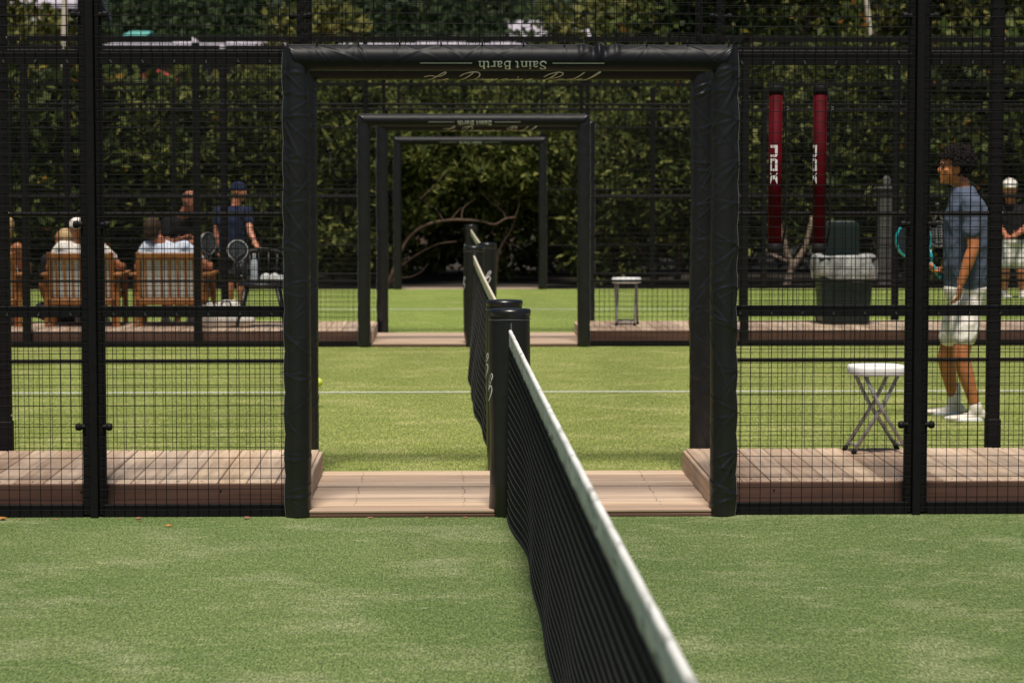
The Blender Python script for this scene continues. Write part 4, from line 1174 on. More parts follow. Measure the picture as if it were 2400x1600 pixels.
# ------------------------------------------------------------------ people
# the player on the middle court, in profile
Jp = dict(pelvis=at(2264, 678, 16.38), chest=at(2270, 510, 16.38), neck=at(2256, 438, 16.38), head=at(2236, 394, 16.38),
          shL=at(2276, 478, 16.18), elL=at(2281, 582, 16.12), wrL=at(2251, 664, 16.10),
          shR=at(2252, 480, 16.57), elR=at(2266, 588, 16.64), wrR=at(2213, 630, 16.53),
          hipL=at(2264, 712, 16.28), knL=at(2253, 838, 16.19), anL=at(2287, 957, 16.18),
          hipR=at(2256, 712, 16.48), knR=at(2216, 838, 16.55), anR=at(2236, 938, 16.60))
pl, pb = human('curly-haired player in slate blue tee and white shorts standing in profile with a racket', Jp, (-1, 0, 0), (-1, -.06, .06), (-.06, 0, 1),
           SK_DEEP, CL_BLUE, CL_WHITE, None, 1.0, .0085, .62, .60, (.165, .195), .125, SHOE, ((-1, -.08, 0), (-1, .05, 0)), bulk=1.16,
           hand_dirs={'L': ((-.12, -.05, -1), (-.9, .5, 0), .55, 1), 'R': ((-.85, -.25, -.1), (-.1, -.3, .9), .95, -1)})
c = Jp['head']
# curls
mb = MB(); rg = np.random.default_rng(5)
bm = bmesh.new(); bmesh.ops.create_icosphere(bm, subdivisions=1, radius=1)
iv = [v.co.copy() for v in bm.verts]; bm.verts.index_update(); ifc = [[v.index for v in f.verts] for f in bm.faces]; bm.free()
hc = c + Vector((.028, 0, .048))
for _ in range(1500):
    d = Vector(rg.normal(0, 1, 3)).normalized()
    p_ = hc + Vector((d.x * .112, d.y * .100, d.z * .106)) * rg.uniform(.90, 1.06)
    rel = p_ - c
    face = rel.x < -.020 and rel.z < .060 + .25 * max(0, -.06 - rel.x)          # keep the face free
    ear = abs(rel.y) > .055 and -.035 < rel.x < .045 and rel.z < .015
    nape = rel.z < -.052 - .2 * rel.x
    if face or ear or nape or (rel.z < 0 and rel.x < .02): continue
    r_ = rg.uniform(.008, .0145)
    mb.add([p_ + v * r_ for v in iv], ifc)
tag(mb.build('curls', HAIR_DK, pl, False), kind='stuff')
bm = bmesh.new(); ell(bm, hc + Vector((.006, 0, .004)), (.100, .090, .096)); ell(bm, c + Vector((.062, 0, -.010)), (.050, .072, .062))
grow('hair', bm, .010, HAIR_DK, pl, 1)
for q in (-1, 1):
    mb = MB(); mb.lathe([(.001, -.007), (.006, -.005), (.0085, 0), (.006, .005), (.001, .007)], (c.x - .084, c.y + q * .030, c.z + .004), 10); mb.build('eye', EYE, pl, True)
    MB().tube([(c.x - .094, c.y + q * .014, c.z + .026), (c.x - .088, c.y + q * .034, c.z + .031), (c.x - .074, c.y + q * .050, c.z + .026)], [.003, .004, .002], 6).build('eyebrow', HAIR_DK, pl, True)
a = Jp['anR']; bm = bmesh.new(); cap_chain(bm, [(a + Vector((0, 0, -.03)), .046), (a + Vector((0, 0, .085)), .047)]); grow('sock', bm, .010, CL_WHITE, pl, 1)
a = Jp['anL']; bm = bmesh.new(); cap_chain(bm, [(a + Vector((0, 0, -.03)), .043), (a + Vector((0, 0, .012)), .042)]); grow('sock', bm, .010, CL_WHITE, pl, 1)
hp_ = at(2192, 632, 16.50)
racket(hp_ + Vector((-.62, -.06, .80)).normalized() * .245, (-.62, -.06, .80), (.18, -1, 0), 'turquoise-rimmed padel racket held up by the curly-haired player', M['racket_dark'], M['turq'])

# seated group on the second boardwalk, seen from behind
def seated(label, X, hx, hz, skin, shirt, bottom, hair, cap, hf, lean=0, s_=.98, sh_z=.925, elx=.15, **kw):
    y0 = 24.42; nx = hx + .01
    sl, sr = Vector((X + lean - .185, 24.30, sh_z)), Vector((X + lean + .185, 24.30, sh_z))
    J = dict(pelvis=(X, 24.44, .70), chest=(X + lean * .7, 24.32, .86), neck=((nx + X + lean) / 2, 24.29, sh_z + .055), head=(hx, 24.30, hz),
             shL=sl, elL=(X - .20 - elx, 24.36, .715), wrL=(X - .33, 24.62, .72), shR=sr, elR=(X + .20 + elx, 24.38, .725), wrR=(X + .33, 24.64, .72),
             hipL=(X - .09, 24.50, .69), knL=(X - .13, 24.86, .66), anL=(X - .13, 24.78, .25), hipR=(X + .09, 24.50, .69), knR=(X + .13, 24.86, .66), anR=(X + .13, 24.78, .25))
    return human(label, J, (0, 1, 0), hf, (0, 0, 1), skin, shirt, bottom, hair, s_, .014, cap=cap, leg_cut=.8, w_=(.165, .195), shoes=SHOE, feet=((0, 1, 0), (0, 1, 0), .152), **kw)
seated('seated person in white tee and white cap worn backwards, seen from behind', -3.57, -3.625, 1.095, SK_TAN, CL_WHITE, CL_DARK, (HAIR_DK, .0), (CL_WHITE, True), (-.45, .9, 0), lean=-.03)
seated('seated dark-haired person in pale shirt, seen from behind', -2.70, -2.885, 1.095, SK_RED, CL_PALE, CL_DARK, (HAIR_BR, .010), None, (.25, 1, 0), lean=-.06)
w0, wb = seated('seated fair-haired person with bare tanned shoulders at the edge of the frame', -4.50, -4.325, 1.11, SK_TAN, CL_WHITE, CL_WHITE, (HAIR_BLOND, .012), None, (.3, 1, 0), lean=.10, top=False, elx=.10)
bm = bmesh.new(); rings_loft(bm, [((-4.50, 24.43, .66), (.185, 0, 0), (0, .13, 0)), ((-4.46, 24.34, .80), (.185, 0, 0), (0, .135, 0)), ((-4.44, 24.32, .865), (.195, 0, 0), (0, .135, 0))]); grow('top', bm, .014, CL_WHITE, w0, 1)
# sitting on the boards beyond
X = at(152, 554, 24.86).x
human('tanned person sitting low on the boards beyond the white-capped sitter', dict(pelvis=(X, 24.80, .26), chest=(X, 24.76, .66), neck=(X, 24.74, .84), head=(X + .005, 24.74, .985), shL=(X - .17, 24.75, .78), elL=(X - .22, 24.78, .52), wrL=(X - .20, 24.90, .36),
      shR=(X + .17, 24.75, .78), elR=(X + .22, 24.78, .52), wrR=(X + .20, 24.90, .36), hipL=(X - .09, 24.80, .25), knL=(X - .28, 24.92, .27), anL=(X + .02, 24.95, .22), hipR=(X + .09, 24.80, .25), knR=(X + .28, 24.92, .27), anR=(X - .02, 24.90, .22)),
      (0, 1, 0), (-.8, .4, 0), (0, 0, 1), SK_TAN, CL_BLACK, CL_DARK, (HAIR_BLOND, .002), .95, .015)
# bald man leaning in
human('balding man in black tee leaning forward behind the dark-haired sitter', dict(pelvis=at(398, 618, 25.75), chest=at(412, 545, 25.62), neck=at(428, 508, 25.58), head=at(446, 472, 25.52),
      shR=at(392, 522, 25.50), elR=at(388, 570, 25.42), wrR=at(428, 560, 25.34), shL=at(446, 524, 25.66), elL=at(460, 572, 25.52), wrL=at(424, 567, 25.36),
      hipR=at(384, 625, 25.72), knR=at(400, 690, 25.55), anR=at(386, 757, 25.72), hipL=at(408, 625, 25.80), knL=at(428, 690, 25.66), anL=at(414, 755, 25.82)),
      (.6, -.8, 0), (.75, -.5, -.05), (.1, 0, 1), SK_RED, CL_BLACK, CL_DARK, None, .97, .014, shoes=SHOE, feet=((.6, -.8, 0), (.6, -.8, 0)))
# navy man
human('man in navy tee and navy cap standing on the farthest court beyond the chairs', dict(pelvis=at(545, 590, 28), chest=at(547, 518, 28), neck=at(553, 482, 28), head=at(560, 450, 28),
      shR=at(513, 494, 28.05), elR=at(508, 545, 28.0), wrR=at(518, 588, 27.95), shL=at(581, 494, 27.95), elL=at(586, 543, 27.8), wrL=at(597, 566, 27.7),
      hipR=at(530, 605, 28.02), knR=at(538, 668, 27.98), anR=at(540, 727, 28.05), hipL=at(560, 605, 27.98), knL=at(566, 668, 27.92), anL=at(566, 727, 27.98)),
      (.45, -.88, 0), (.92, -.40, 0), (0, 0, 1), SK_RED, CL_NAVY, CL_DARK, (HAIR_DK, 0), .93, .014, cap=(CL_NAVY, True), shoes=SHOE, feet=((.6, -.8, 0), (.4, -.9, 0)), leg_cut=.65)
# man in black at the right
human('man in black tee, stone shorts and white cap standing on the farthest court', dict(pelvis=at(2373, 568, 32.5), chest=at(2372, 508, 32.5), neck=at(2369, 478, 32.5), head=at(2367, 443, 32.4),
      shR=at(2337, 490, 32.5), elR=at(2342, 535, 32.45), wrR=at(2360, 553, 32.2), shL=at(2404, 490, 32.5), elL=at(2404, 535, 32.45), wrL=at(2382, 550, 32.2),
      hipR=at(2358, 580, 32.5), knR=at(2356, 632, 32.4), anR=at(2354, 682, 32.45), hipL=at(2388, 580, 32.5), knL=at(2392, 632, 32.4), anL=at(2396, 682, 32.45)),
      (0, -1, 0), (-.12, -1, -.05), (0, 0, 1), SK_RED, CL_BLACK, CL_STONE, (HAIR_DK, 0), 1.12, .015, cap=(CL_WHITE, False), shoes=SHOE, feet=((-.1, -1, 0), (.15, -1, 0)), leg_cut=.72, w_=(.17, .21))

# rackets and bag by the chairs
racket(at(487, 571, 24.55), (-.05, .10, 1), (.75, -.65, 0), 'black and white padel racket propped on the arm of a teak chair', M['racket_dark'], M['racket_grey'], .85, M['racket_grey'])
racket(at(557, 588, 24.28), (-.12, .12, 1), (.25, -1, 0), 'white-rimmed padel racket leaning against the black spindle chair', M['racket_dark'], M['cushion'], .82, M['racket_grey'])
racket(at(2200, 548, F4Y - .06), (.05, 0, -1), (0, -1, 0), 'black padel racket with white speckles hung on the fence behind the player', M['racket_dark'], M['racket_grey'], 1, M['cushion'])
bgc = at(526, 740, 24.35); bm = bmesh.new()
ell(bm, (bgc.x, 24.02, .24), (.20, .12, .10)); ell(bm, (bgc.x - .11, 24.00, .27), (.10, .10, .13)); ell(bm, (bgc.x + .06, 24.03, .30), (.15, .10, .12)); ell(bm, (bgc.x + .2, 24.03, .22), (.13, .11, .075)); ell(bm, (bgc.x + .12, 24.04, .36), (.06, .05, .06))
bt = thing('canvas_bag', (bgc.x, 24.02, .15), 'slumped white canvas bag on the boards beside the black chair', 'bag')
bo = grow('bag_body', bm, .016, M['canvas'], bt, 2)
for v in bo.data.vertices: v.co.z = max(v.co.z, .1505)
for sx in (-.16, .0):
    MB().tube([(bgc.x + sx, 23.91, .30), (bgc.x + sx + .02, 23.89, .40), (bgc.x + sx + .09, 23.90, .41), (bgc.x + sx + .12, 23.92, .31)], .010, 6).build('handle', M['rubber'], bt, True)

# ball in the air
bl = at(745, 896, 17.3); mb = MB(); prof = [(.0325 * math.sin(math.pi * k / 14) + .0002, -.0325 * math.cos(math.pi * k / 14)) for k in range(15)]
ball = thing('padel_ball', bl, 'yellow ball in mid air just past the padded gateway', 'ball')
mb.lathe(prof, bl, 24).build('felt', M['ball'], ball, True)
MB().tube([bl + Vector((.0328 * math.cos(t_) , .0328 * math.sin(t_) * math.cos(.8 * math.sin(2 * t_)), .0328 * math.sin(t_) * math.sin(.8 * math.sin(2 * t_)))) for t_ in np.linspace(0, 2 * math.pi, 40)], .0012, 4).build('seam', M['plastic_white'], ball)

# fallen leaves along the base of the near fence
LEAF = [simple('dry_orange_leaf', (.42, .17, .03), .7, .3, 50), simple('dry_brown_leaf', (.26, .12, .065), .7, .3, 50)]
for i, (px_, py_, sz, mi, lb) in enumerate([(6, 1193, .058, 0, 'large orange leaf caught against the bottom rail near the fence end'), (130, 1219, .026, 1, 'small brown leaf at the fence foot, left of the post'), (46, 1219, .020, 1, 'tiny brown leaf on the turf edge at the left'),
        (325, 1213, .040, 1, 'curled brown leaf lying against the bottom rail right of the post'), (281, 1214, .018, 1, 'tiny dry leaf beside the curled brown leaf'), (328, 1224, .022, 0, 'small orange leaf on the turf below the curled brown leaf'),
        (395, 1235, .034, 0, 'bright orange leaf lying out on the near turf'), (578, 1210, .042, 1, 'pale brown leaf at the foot of the padded post'), (868, 1213, .030, 1, 'dry leaf under the edge of the gateway step'), (1090, 1212, .024, 1, 'dry leaf under the step near the net post'), (1000, 1213, .022, 1, 'small dry leaf tucked under the middle of the step')]):
    D = min(9431 / (py_ - 409), 11.66); p_ = at(px_, py_, D)
    mb = MB(); L = sz; n = 9; v = []
    for k in range(n):
        q = k / (n - 1); wd = L * .27 * math.sin(math.pi * q) ** .8; lift = .35 * L * (q - .5) ** 2 * 2
        v += [((q - .5) * L, -wd, .5 * wd + lift), ((q - .5) * L, 0, lift * .8), ((q - .5) * L, wd, .5 * wd + lift)]
    f = [(k * 3 + j, k * 3 + j + 1, k * 3 + j + 4, k * 3 + j + 3) for k in range(n - 1) for j in range(2)]
    mb.add(v, f); mb.tube([(.5 * L, 0, .2 * L * .7), (.72 * L, .03 * L, .04 * L)], .0012, 4)
    o = mb.build('fallen_leaf', LEAF[mi], None, False); o.location = (p_.x, D, .003); o.rotation_euler = (R(random.uniform(-10, 30)), 0, R(random.uniform(-40, 40)))
    tag(o, lb, 'leaf', 'fallen leaves')

# ------------------------------------------------------------------ vegetation
def leaf_mesh(name, P, A, Nn, L, W):
    """P base, A axis, Nn normal; 4-vertex leaves folded on the midrib"""
    n = len(P); A /= np.linalg.norm(A, axis=1, keepdims=True) + 1e-9
    S = np.cross(A, Nn); S /= np.linalg.norm(S, axis=1, keepdims=True) + 1e-9; U = np.cross(S, A)
    L, W = L[:, None], W[:, None]
    B = P; T = P + A * L - U * L * .12; l = P + A * L * .48 + S * W - U * W * .25; r_ = P + A * L * .48 - S * W - U * W * .25
    V = np.stack([B, r_, T, l], 1).reshape(-1, 3); k = np.arange(n)[:, None] * 4
    F = np.concatenate([k + np.array([[0, 1, 2]]), k + np.array([[0, 2, 3]])], 1).reshape(-1, 3)
    return np_mesh(name, V, F)
def crown_points(blobs, n, rg, clump=.22, per=48, shell=.62):
    """blobs: (centre, radii). clumps biased to the outer shell of each blob"""
    vol = np.array([b_[1][0] * b_[1][1] * b_[1][2] for b_ in blobs]) ** .75; vol /= vol.sum()
    nc = max(1, n // per); which = rg.choice(len(blobs), nc, p=vol)
    C = np.array([b_[0] for b_ in blobs])[which]; Rr = np.array([b_[1] for b_ in blobs])[which]
    d = rg.normal(0, 1, (nc, 3)); d /= np.linalg.norm(d, axis=1, keepdims=True)
    k = shell + (1 - shell) * rg.random(nc) ** .6; k = np.where(rg.random(nc) < .22, rg.random(nc) ** .5 * .9, k) + rg.normal(0, .05, nc)
    cc = C + d * Rr * k[:, None]; out = d
    idx = np.repeat(np.arange(nc), per)
    P = cc[idx] + rg.normal(0, clump * .5, (nc * per, 3)) * [1, 1, .8]
    O = out[idx]
    return P, O
def tree(label, base, limbs, blobs, n, leaf, L, wr, seed, bark='bark', clump=.22, group='trees and tall shrubs behind the courts', name='tree', shell=.62):
    rg = np.random.default_rng(seed)
    root = thing(name, base, label, 'tree', group)
    mb = MB()
    for pts, r0, r1 in limbs:
        q = catmull(pts, 4); k = len(q); mb.tube(q, [r0 + (r1 - r0) * i / (k - 1) for i in range(k)], 7)
    mb.build('trunk', M[bark], root, True)
    P, O = crown_points(blobs, n, rg, clump, shell=shell)
    keep = P[:, 2] > .06; P, O = P[keep], O[keep]; n = len(P)
    A = O * .5 + rg.normal(0, .55, (n, 3)) + [0, -.08, .25]; Nn = rg.normal(0, .5, (n, 3)) + [0, -.25, .8]
    LL = L * rg.uniform(.55, 1.45, n); W = LL * wr * rg.uniform(.8, 1.2, n)
    link('crown', leaf_mesh('crown', P, A, Nn, LL, W), M[leaf], root)
    return root
# the arching shrub framed by the gateways: bare limbs below, dark hollow under it
def pp(l, D0, dD=0): return [tuple(at(800 + x / 3.408, 240 + y / 3.408, D0 + dD * i)) for i, (x, y) in enumerate(l)]
limbs = [(pp([(360, 1500), (420, 1330), (520, 1110), (620, 1010), (740, 960), (880, 940), (1000, 940), (1120, 950), (1225, 975), (1310, 930), (1390, 918)], 36.5), 0.0279, 0.0108),
         (pp([(1230, 1500), (1250, 1230), (1300, 1110), (1350, 1030), (1390, 930)], 36.9), 0.0248, 0.0120),
         (pp([(380, 1480), (480, 1310), (650, 1190), (780, 1130), (920, 1110)], 36.7), 0.0186, 0.0060),
         (pp([(960, 940), (968, 860), (1000, 820), (1070, 770)], 36.5, .06), 0.0087, 0.0036), (pp([(870, 942), (920, 880), (960, 840)], 36.5, .05), 0.0074, 0.0030),
         (pp([(1315, 925), (1290, 870), (1245, 830), (1275, 740)], 36.6, .05), 0.0081, 0.0036), (pp([(620, 780), (720, 690), (800, 600), (870, 520)], 36.4), 0.0099, 0.0036),
         (pp([(470, 1400), (560, 1390), (640, 1350), (690, 1290)], 36.5), 0.0062, 0.0024), (pp([(820, 950), (760, 860), (690, 800), (640, 770)], 36.5, .05), 0.0074, 0.0036), (pp([(1300, 1110), (1350, 1135)], 36.9), 0.0062, 0.0030),
         (pp([(1245, 830), (1180, 780), (1100, 700)], 36.6, .05), 0.0062, 0.0024), (pp([(1390, 920), (1420, 800), (1400, 650)], 36.6, .06), 0.0074, 0.0030)]
blobs = [((.4, 37.3, 2.05), (1.3, 1.1, .62)), ((-.7, 37.1, 1.75), (.75, .9, .9)), ((1.75, 37.2, 1.85), (.8, .9, .85)), ((-1.15, 36.9, .9), (.5, .6, .85)), ((2.25, 37.0, .95), (.45, .6, .9)), ((.3, 37.9, 2.6), (1.6, 1.1, .7)), ((.5, 36.75, 1.6), (.95, .35, .22)), ((1.95, 36.5, .35), (.3, .2, .3)), ((.35, 38.4, .75), (1.5, .5, .7)), ((.4, 38.1, 1.5), (1.5, .6, .5))]
tree('arching shrub with bare curved limbs over a dark hollow, framed by the gateways', (.2, 36.6, 0), limbs, blobs, 14500, 'leaf_hedge', .155, .17, 21, clump=.22)
# dense backing behind the hollow
for i, (x, y) in enumerate(((-.9, 39.6), (.9, 39.9), (2.6, 39.5))):
    tree(['dark evergreen shrub filling the hollow behind the bare limbs, left side', 'dark evergreen shrub filling the hollow behind the bare limbs, centre', 'dark evergreen shrub filling the hollow behind the bare limbs, right side'][i], (x, y, 0), [([(x, y, 0), (x + .1, y, 1.2), (x - .1, y, 2.4)], .06, .03)],
         [((x, y, 1.0), (1.1, .7, 1.1)), ((x, y - .2, 2.5), (1.2, .9, .8))], 6500, 'leaf_hedge', .11, .22, 30 + i)
# hedge left and right
spec = [(-8.2, 37.6, 2.0, 2.95, 'leaf_grape', .12, .36), (-6.6, 37.3, 2.1, 3.0, 'leaf_grape', .12, .36), (-5.0, 37.5, 2.0, 3.0, 'leaf_grape', .12, .36), (-3.5, 37.2, 1.7, 2.95, 'leaf_hedge', .11, .2), (-2.0, 37.4, 1.6, 3.1, 'leaf_hedge', .11, .18),
        (3.4, 37.2, 1.5, 3.0, 'leaf_hedge', .11, .18), (4.7, 37.4, 1.6, 3.1, 'leaf_hedge', .11, .2), (6.2, 37.6, 1.8, 3.4, 'leaf_hedge', .11, .22), (7.7, 37.3, 1.9, 3.4, 'leaf_grape', .11, .34), (9.4, 37.6, 2.0, 3.5, 'leaf_grape', .12, .34)]
names = ['leafy broad-leaved shrub with orange leaves at the far left end of the hedge', 'tall broad-leaved shrub with scattered orange leaves beyond the fair-haired sitter', 'broad-leaved shrub with orange leaves beyond the white-capped sitter', 'dark narrow-leaved shrub beyond the balding man', 'dark narrow-leaved shrub just left of the farthest gateway',
         'dark narrow-leaved shrub just right of the farthest gateway', 'dark shrub with a forked trunk behind the red tubes', 'dark shrub behind the green bin', 'broad-leaved shrub behind the curly-haired player', 'broad-leaved shrub at the far right end of the hedge']
for i, (x, y, rx, h, lf, L, wr) in enumerate(spec):
    rg = random.Random(i)
    if i == 6:
        q = lambda l: [tuple(at(a_, b_, 36.3)) for a_, b_ in l]
        lm = [(q([(1838, 690), (1856, 625), (1846, 600), (1838, 565), (1820, 500)]), .06, .03), (q([(1856, 630), (1872, 605), (1890, 570), (1905, 500)]), .055, .03), (q([(1846, 612), (1815, 600), (1795, 585)]), .03, .012)]
    else:
        lm = [([(x + rg.uniform(-.3, .3), y - .3, 0), (x + rg.uniform(-.3, .3), y - .2, h * .35), (x + rg.uniform(-.5, .5), y, h * .8)], .055, .02), ([(x + .3, y - .2, 0), (x + rg.uniform(0, .6), y - .2, h * .3), (x + .7, y, h * .7)], .04, .015),
              ([(x - .2, y - .3, 0), (x - rg.uniform(.3, .9), y - .3, h * .35), (x - .8, y, h * .7)], .035, .012)]
    zlo = 1.35 if i in (5, 6, 7) else .9
    blobs = [((x + rg.uniform(-.5, .5), y + rg.uniform(-.3, .3), h * .72), (rx * .60, .8, h * .30)), ((x - rx * .45, y - .2, h * .50), (rx * .48, .7, h * .33)), ((x + rx * .45, y - .2, h * .52), (rx * .48, .7, h * .33)), ((x, y - .3, zlo), (rx * .65, .6, .75)), ((x + rg.uniform(-.8, .8), y, h * .93), (rx * .35, .6, h * .16))]
    tree(names[i], (x, y, 0), lm, blobs, 8200, lf, L * 1.42, wr, 50 + i, 'bark_pale' if i == 6 else 'bark', clump=.30)
for i, x in enumerate(np.arange(-11, 13.5, 2.3)):
    y = 41.2 + .5 * math.sin(i * 2.1); hh = 3.1 + .35 * math.sin(i * 1.7 + 1)
    rg = random.Random(300 + i)
    tree('dense dark shrub in the rear row of the hedge', (x, y, 0), [([(x, y, 0), (x + .1, y, 1.0), (x - .1, y, hh * .8)], .07, .03)],
         [((x, y, .8), (1.5, .8, .95)), ((x - .5, y, hh * .62), (1.1, .8, hh * .33)), ((x + .6, y, hh * .6), (1.1, .8, hh * .34)), ((x + rg.uniform(-.5, .5), y, hh * .9), (.8, .7, hh * .15))], 5200, 'leaf_hedge', .19, .30, 300 + i, clump=.32)
# taller trees further back, left and right
tall = [(-10.6, 45, 4.2, 2.0, 'leaf_yellow', 'yellow-green tree beside the pale lamp post at the left'), (-7.9, 46, 4.3, 1.6, 'leaf_yellow', 'low yellow-green tree between the lamp post and the dark hillside'), (-2.8, 47, 4.3, 1.3, 'leaf_yellow', 'small pale tree rising behind the hedge left of the gateway'),
        (5.2, 44, 6.6, 1.9, 'leaf_grape', 'tall broad-leaved tree above the right end of the nearest gateway'), (7.9, 47, 7.2, 2.0, 'leaf_yellow', 'tall yellow-green tree beside the leaning pale pole'), (10.8, 46, 7.0, 2.1, 'leaf_yellow', 'tall yellow-green tree above the curly-haired player'), (12.8, 45, 6.6, 1.8, 'leaf_grape', 'tall broad-leaved tree at the right edge'), (3.2, 49, 4.9, 1.5, 'leaf_yellow', 'low yellow-green tree behind the hedge right of the roof')]
for i, (x, y, h, rx, lf, lb) in enumerate(tall):
    rg = random.Random(100 + i)
    lm = [([(x, y, 0), (x + rg.uniform(-.3, .3), y, h * .4), (x + rg.uniform(-.5, .5), y, h * .85)], .11, .03)] + [([(x, y, h * .3), (x + s_ * rx * .5, y - .2, h * .55), (x + s_ * rx * .8, y, h * .8)], .06, .02) for s_ in (-1, 1)]
    blobs = [((x + rg.uniform(-.8, .8) * rx * .6, y + rg.uniform(-.6, .6), h * q), (rx * rg.uniform(.5, .75), 1.0, h * .17)) for q in (.35, .5, .62, .74, .86, .95)] + [((x + s_ * rx * .7, y, h * .6), (rx * .5, .8, h * .2)) for s_ in (-1, 1)]
    tree(lb, (x, y, 0), lm, blobs, 8500, lf, .16, .34, 80 + i, clump=.36)

# hillside wood: one far mass
rg = np.random.default_rng(77); P = []; 
npts = 5200
hx = rg.uniform(-26, 34, npts); hy = 61 + rg.random(npts) ** 1.3 * 62
cl = np.array([(x, y, hill_z(x, y)) for x, y in zip(hx, hy)])
rr = rg.uniform(.5, 1.25, npts)
per = 46; idx = np.repeat(np.arange(npts), per); d = rg.normal(0, 1, (npts * per, 3)); d /= np.linalg.norm(d, axis=1, keepdims=True)
PP = cl[idx] + d * rr[idx][:, None] * [1, 1, .8] + np.array([0, 0, 1]) * (rr[idx] * .8)[:, None]
A = d * .6 + rg.normal(0, .6, (len(PP), 3)); Nn = d + rg.normal(0, .4, (len(PP), 3))
LL = rg.uniform(.16, .38, len(PP))
tag(link('hillside_wood', leaf_mesh('hillside_wood', PP, A, Nn, LL, LL * .36), M['leaf_hill']), 'dense dark green wood covering the hillside', 'wood', kind='stuff')

# ------------------------------------------------------------------ houses, poles, pillar behind
WALLW = simple('white_render', (.62, .60, .58), .9, .08, 3); WALLD = simple('brown_render', (.12, .08, .06), .9, .2, 3); ROOFG = simple('lilac_grey_roof', (.42, .38, .44), .7, .12, 6)
ROOFR = simple('red_roof', (.42, .045, .05), .7, .2, 6); ROOFT = simple('turquoise_roof', (.10, .34, .30), .6, .15, 6); ROOFB = simple('brown_roof_edge', (.16, .06, .05), .7, .2, 6); GLASS = simple('dark_window', (.02, .024, .03), .1, .2)
def house(label, x0, x1, y, zb, ze, zr, depth, roof, wall, nwin=2, gable='x', extra=None, group='houses on the hillside'):
    root = thing('house', ((x0 + x1) / 2, y, zb), label, 'house', group)
    MB().box(x0 + .25, x1 - .25, y, y + depth, zb, ze).build('wall', wall, root)
    yc = y + depth / 2; o = .35; xc = (x0 + x1) / 2
    if gable == 'x':
        v = [(x0, y - o, ze), (x1, y - o, ze), (x1, yc, zr), (x0, yc, zr), (x0, y + depth + o, ze), (x1, y + depth + o, ze)]
        v2 = [(a, b_, c_ + .13) for a, b_, c_ in v]
        f = [(0, 1, 2, 3), (3, 2, 5, 4)]
        mb = MB(); mb.add(v + v2, [tuple(reversed(q)) for q in f] + [tuple(i + 6 for i in q) for q in f] + [(0, 6, 7, 1), (1, 7, 8, 2), (2, 8, 11, 5), (5, 11, 10, 4), (4, 10, 9, 3), (3, 9, 6, 0)])
        mb.add([(x0 + .25, y + .02, ze), (x0 + .25, yc, zr), (x0 + .25, y + depth - .02, ze)], [(0, 1, 2)]); mb.add([(x1 - .25, y + .02, ze), (x1 - .25, yc, zr), (x1 - .25, y + depth - .02, ze)], [(2, 1, 0)])
    else:
        v = [(x0, y - o, ze), (xc, y - o, zr), (x1, y - o, ze), (x0, y + depth + o, ze), (xc, y + depth + o, zr), (x1, y + depth + o, ze)]
        v2 = [(a, b_, c_ + .13) for a, b_, c_ in v]; f = [(0, 1, 4, 3), (1, 2, 5, 4)]
        mb = MB(); mb.add(v + v2, [tuple(reversed(q)) for q in f] + [tuple(i + 6 for i in q) for q in f] + [(0, 6, 7, 1), (1, 7, 8, 2), (2, 8, 11, 5), (5, 11, 10, 4), (4, 10, 9, 3), (3, 9, 6, 0)])
        mb.add([(x0 + .25, y, ze), (xc, y, zr), (x1 - .25, y, ze)], [(0, 2, 1)])
    mb.build('roof', roof, root)
    wd = (x1 - x0 - .5) / nwin
    for k in range(nwin):
        a = x0 + .25 + wd * (k + .28); b_ = a + wd * .44; z0, z1 = ze - (ze - zb) * .72 , ze - .25
        wn = MB().box(a, b_, y - .03, y + .02, z0, z1).build('window', GLASS, root)
        MB().box(a - .05, b_ + .05, y - .07, y - .02, z0 - .06, z0).build('sill', wall, wn)
        MB().box((a + b_) / 2 - .02, (a + b_) / 2 + .02, y - .045, y - .025, z0, z1).build('mullion', wall, wn)
    return root
def zat(py, D): return at(1000, py, D).z
def xat(px_, D): return at(px_, 100, D).x
D = 64; hz = house('white and brown house with a lilac eave at the top left of the hill', xat(-160, D), xat(196, D), D, 1.0, zat(24, D), zat(-40, D), 5, ROOFG, WALLD, 3)
MB().box(xat(84, D), xat(122, D), D - .5, D - .12, zat(60, D), zat(38, D)).build('shutter', simple('orange_shutter', (.5, .13, .03), .6), hz)
MB().box(xat(60, D), xat(120, D), D - .8, D - .3, zat(62, D), zat(46, D)).build('balcony', WALLW, hz)
D = 72; house('small house with a turquoise and white roof in the trees', xat(290, D), xat(345, D), D, 2.4, zat(97, D), zat(78, D), 3, ROOFT, WALLW, 1)
D = 56; hr = house('long low building with a lilac-grey roof behind the hedge', xat(235, D), xat(1235, D), D, 0, zat(124, D), zat(104, D), 4.2, ROOFG, WALLD, 7)
for px_ in (435, 560, 615, 1005, 1062, 1180):
    q = at(px_, 108, D + 1.2); MB().lathe([(.34, -.15), (.34, .02), (.28, .13), (.15, .20), (.02, .22)], (q.x, D + 1.2, q.z), 14).build('roof_vent', ROOFG, hr, True)
D = 78; house('house with a steep lilac roof and brown verge in the trees right of centre', xat(1195, D), xat(1385, D), D, 3.0, zat(100, D), zat(46, D), 5, ROOFG, WALLW, 2, 'x')
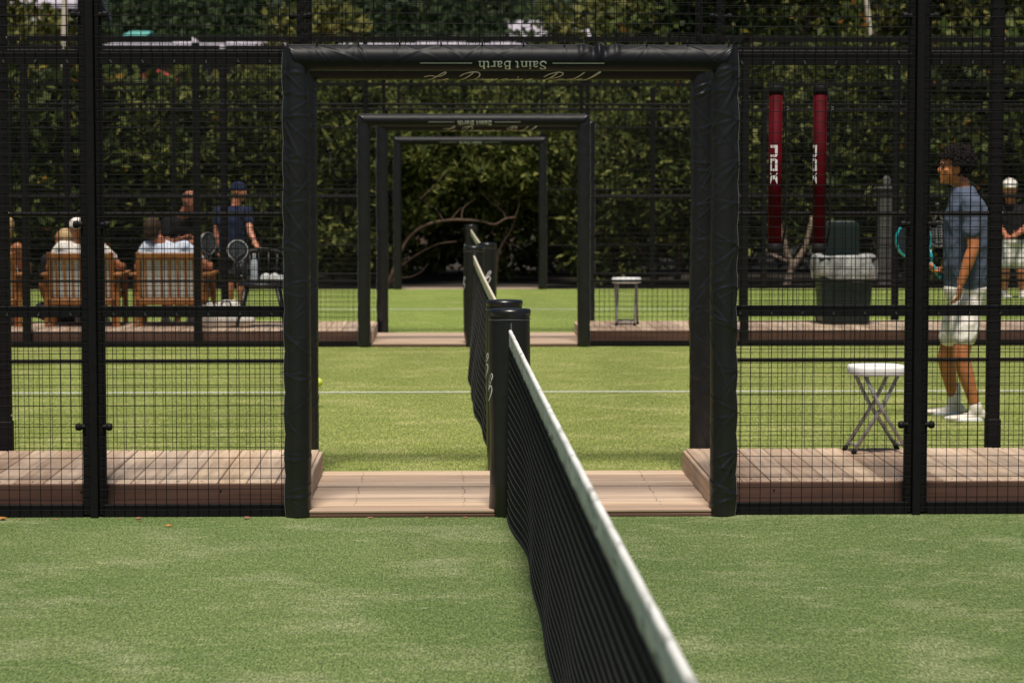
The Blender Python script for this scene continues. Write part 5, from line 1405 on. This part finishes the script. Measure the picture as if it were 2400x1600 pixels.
D = 44; house('small hut with a pointed red roof behind the broad-leaved shrubs', xat(318, D), xat(408, D), D, 0, zat(208, D), zat(178, D), 1.5, ROOFR, WALLW, 1, 'y')
D = 45; house('low shed with a red roof just above the left of the hedge', xat(735, D), xat(835, D), D, 0, zat(196, D), zat(182, D), 1.5, ROOFR, WALLW, 1)
D = 45.5; house('low white shed with a red roof above the middle of the hedge', xat(992, D), xat(1060, D), D, 0, zat(200, D), zat(184, D), 1.5, ROOFR, WALLW, 1)
D = 80; house('pale house among the tall trees at the right', xat(2240, D), xat(2305, D), D, 2.6, zat(62, D), zat(38, D), 4, ROOFG, WALLW, 1)

def lamp_pole(px0, px1, D, r, h, label):
    a = at(px0, 0, D); b_ = at(px1, 200, D); k = (a.x - b_.x) / (a.z - b_.z); x0 = b_.x - k * b_.z; top = x0 + k * h
    root = thing('lamp_post', (x0, D, 0), label, 'lamp post', 'pale lamp posts behind the hedge')
    MB().tube([(x0, D, 0), ((x0 + top) / 2, D, h / 2), (top, D, h)], [r * 1.25, r, r * .75], 12).build('pole', M['pole'], root, True)
    MB().cbox((x0, D, .04), (r * 2.4, r * 2.4, .04), .01).build('base_plate', M['stone'], root)
    MB().tube([(top, D, h - .1), (top + .2, D - .3, h + .12), (top + .3, D - .9, h + .2)], r * .5, 8).build('arm', M['pole'], root, True)
    MB().cbox((top + .3, D - 1.1, h + .18), (.12, .28, .05), .02).build('lamp_head', M['stone'], root)
lamp_pole(152, 148, 43, .052, 8, 'pale cream lamp post standing straight among yellow-green leaves')
lamp_pole(2030, 2055, 43, .045, 8, 'pale lamp post leaning slightly beside the tall trees')

q = at(2077, 530, 36.0)
root = thing('stone_pillar', (q.x, 36.0, 0), 'pale grey stone pillar with a cap in front of the hedge', 'pillar')
MB().cbox((q.x, 36.0, .70), (.13, .13, .70), .02).build('shaft', M['stone'], root); MB().cbox((q.x, 36.0, 1.425), (.15, .15, .03), .01).build('coping', M['stone'], root)
MB().lathe([(.09, 1.45), (.05, 1.50), (.065, 1.55), (.04, 1.60), (.005, 1.62)], (q.x, 36.0, 0), 14).build('finial', M['stone'], root, True)
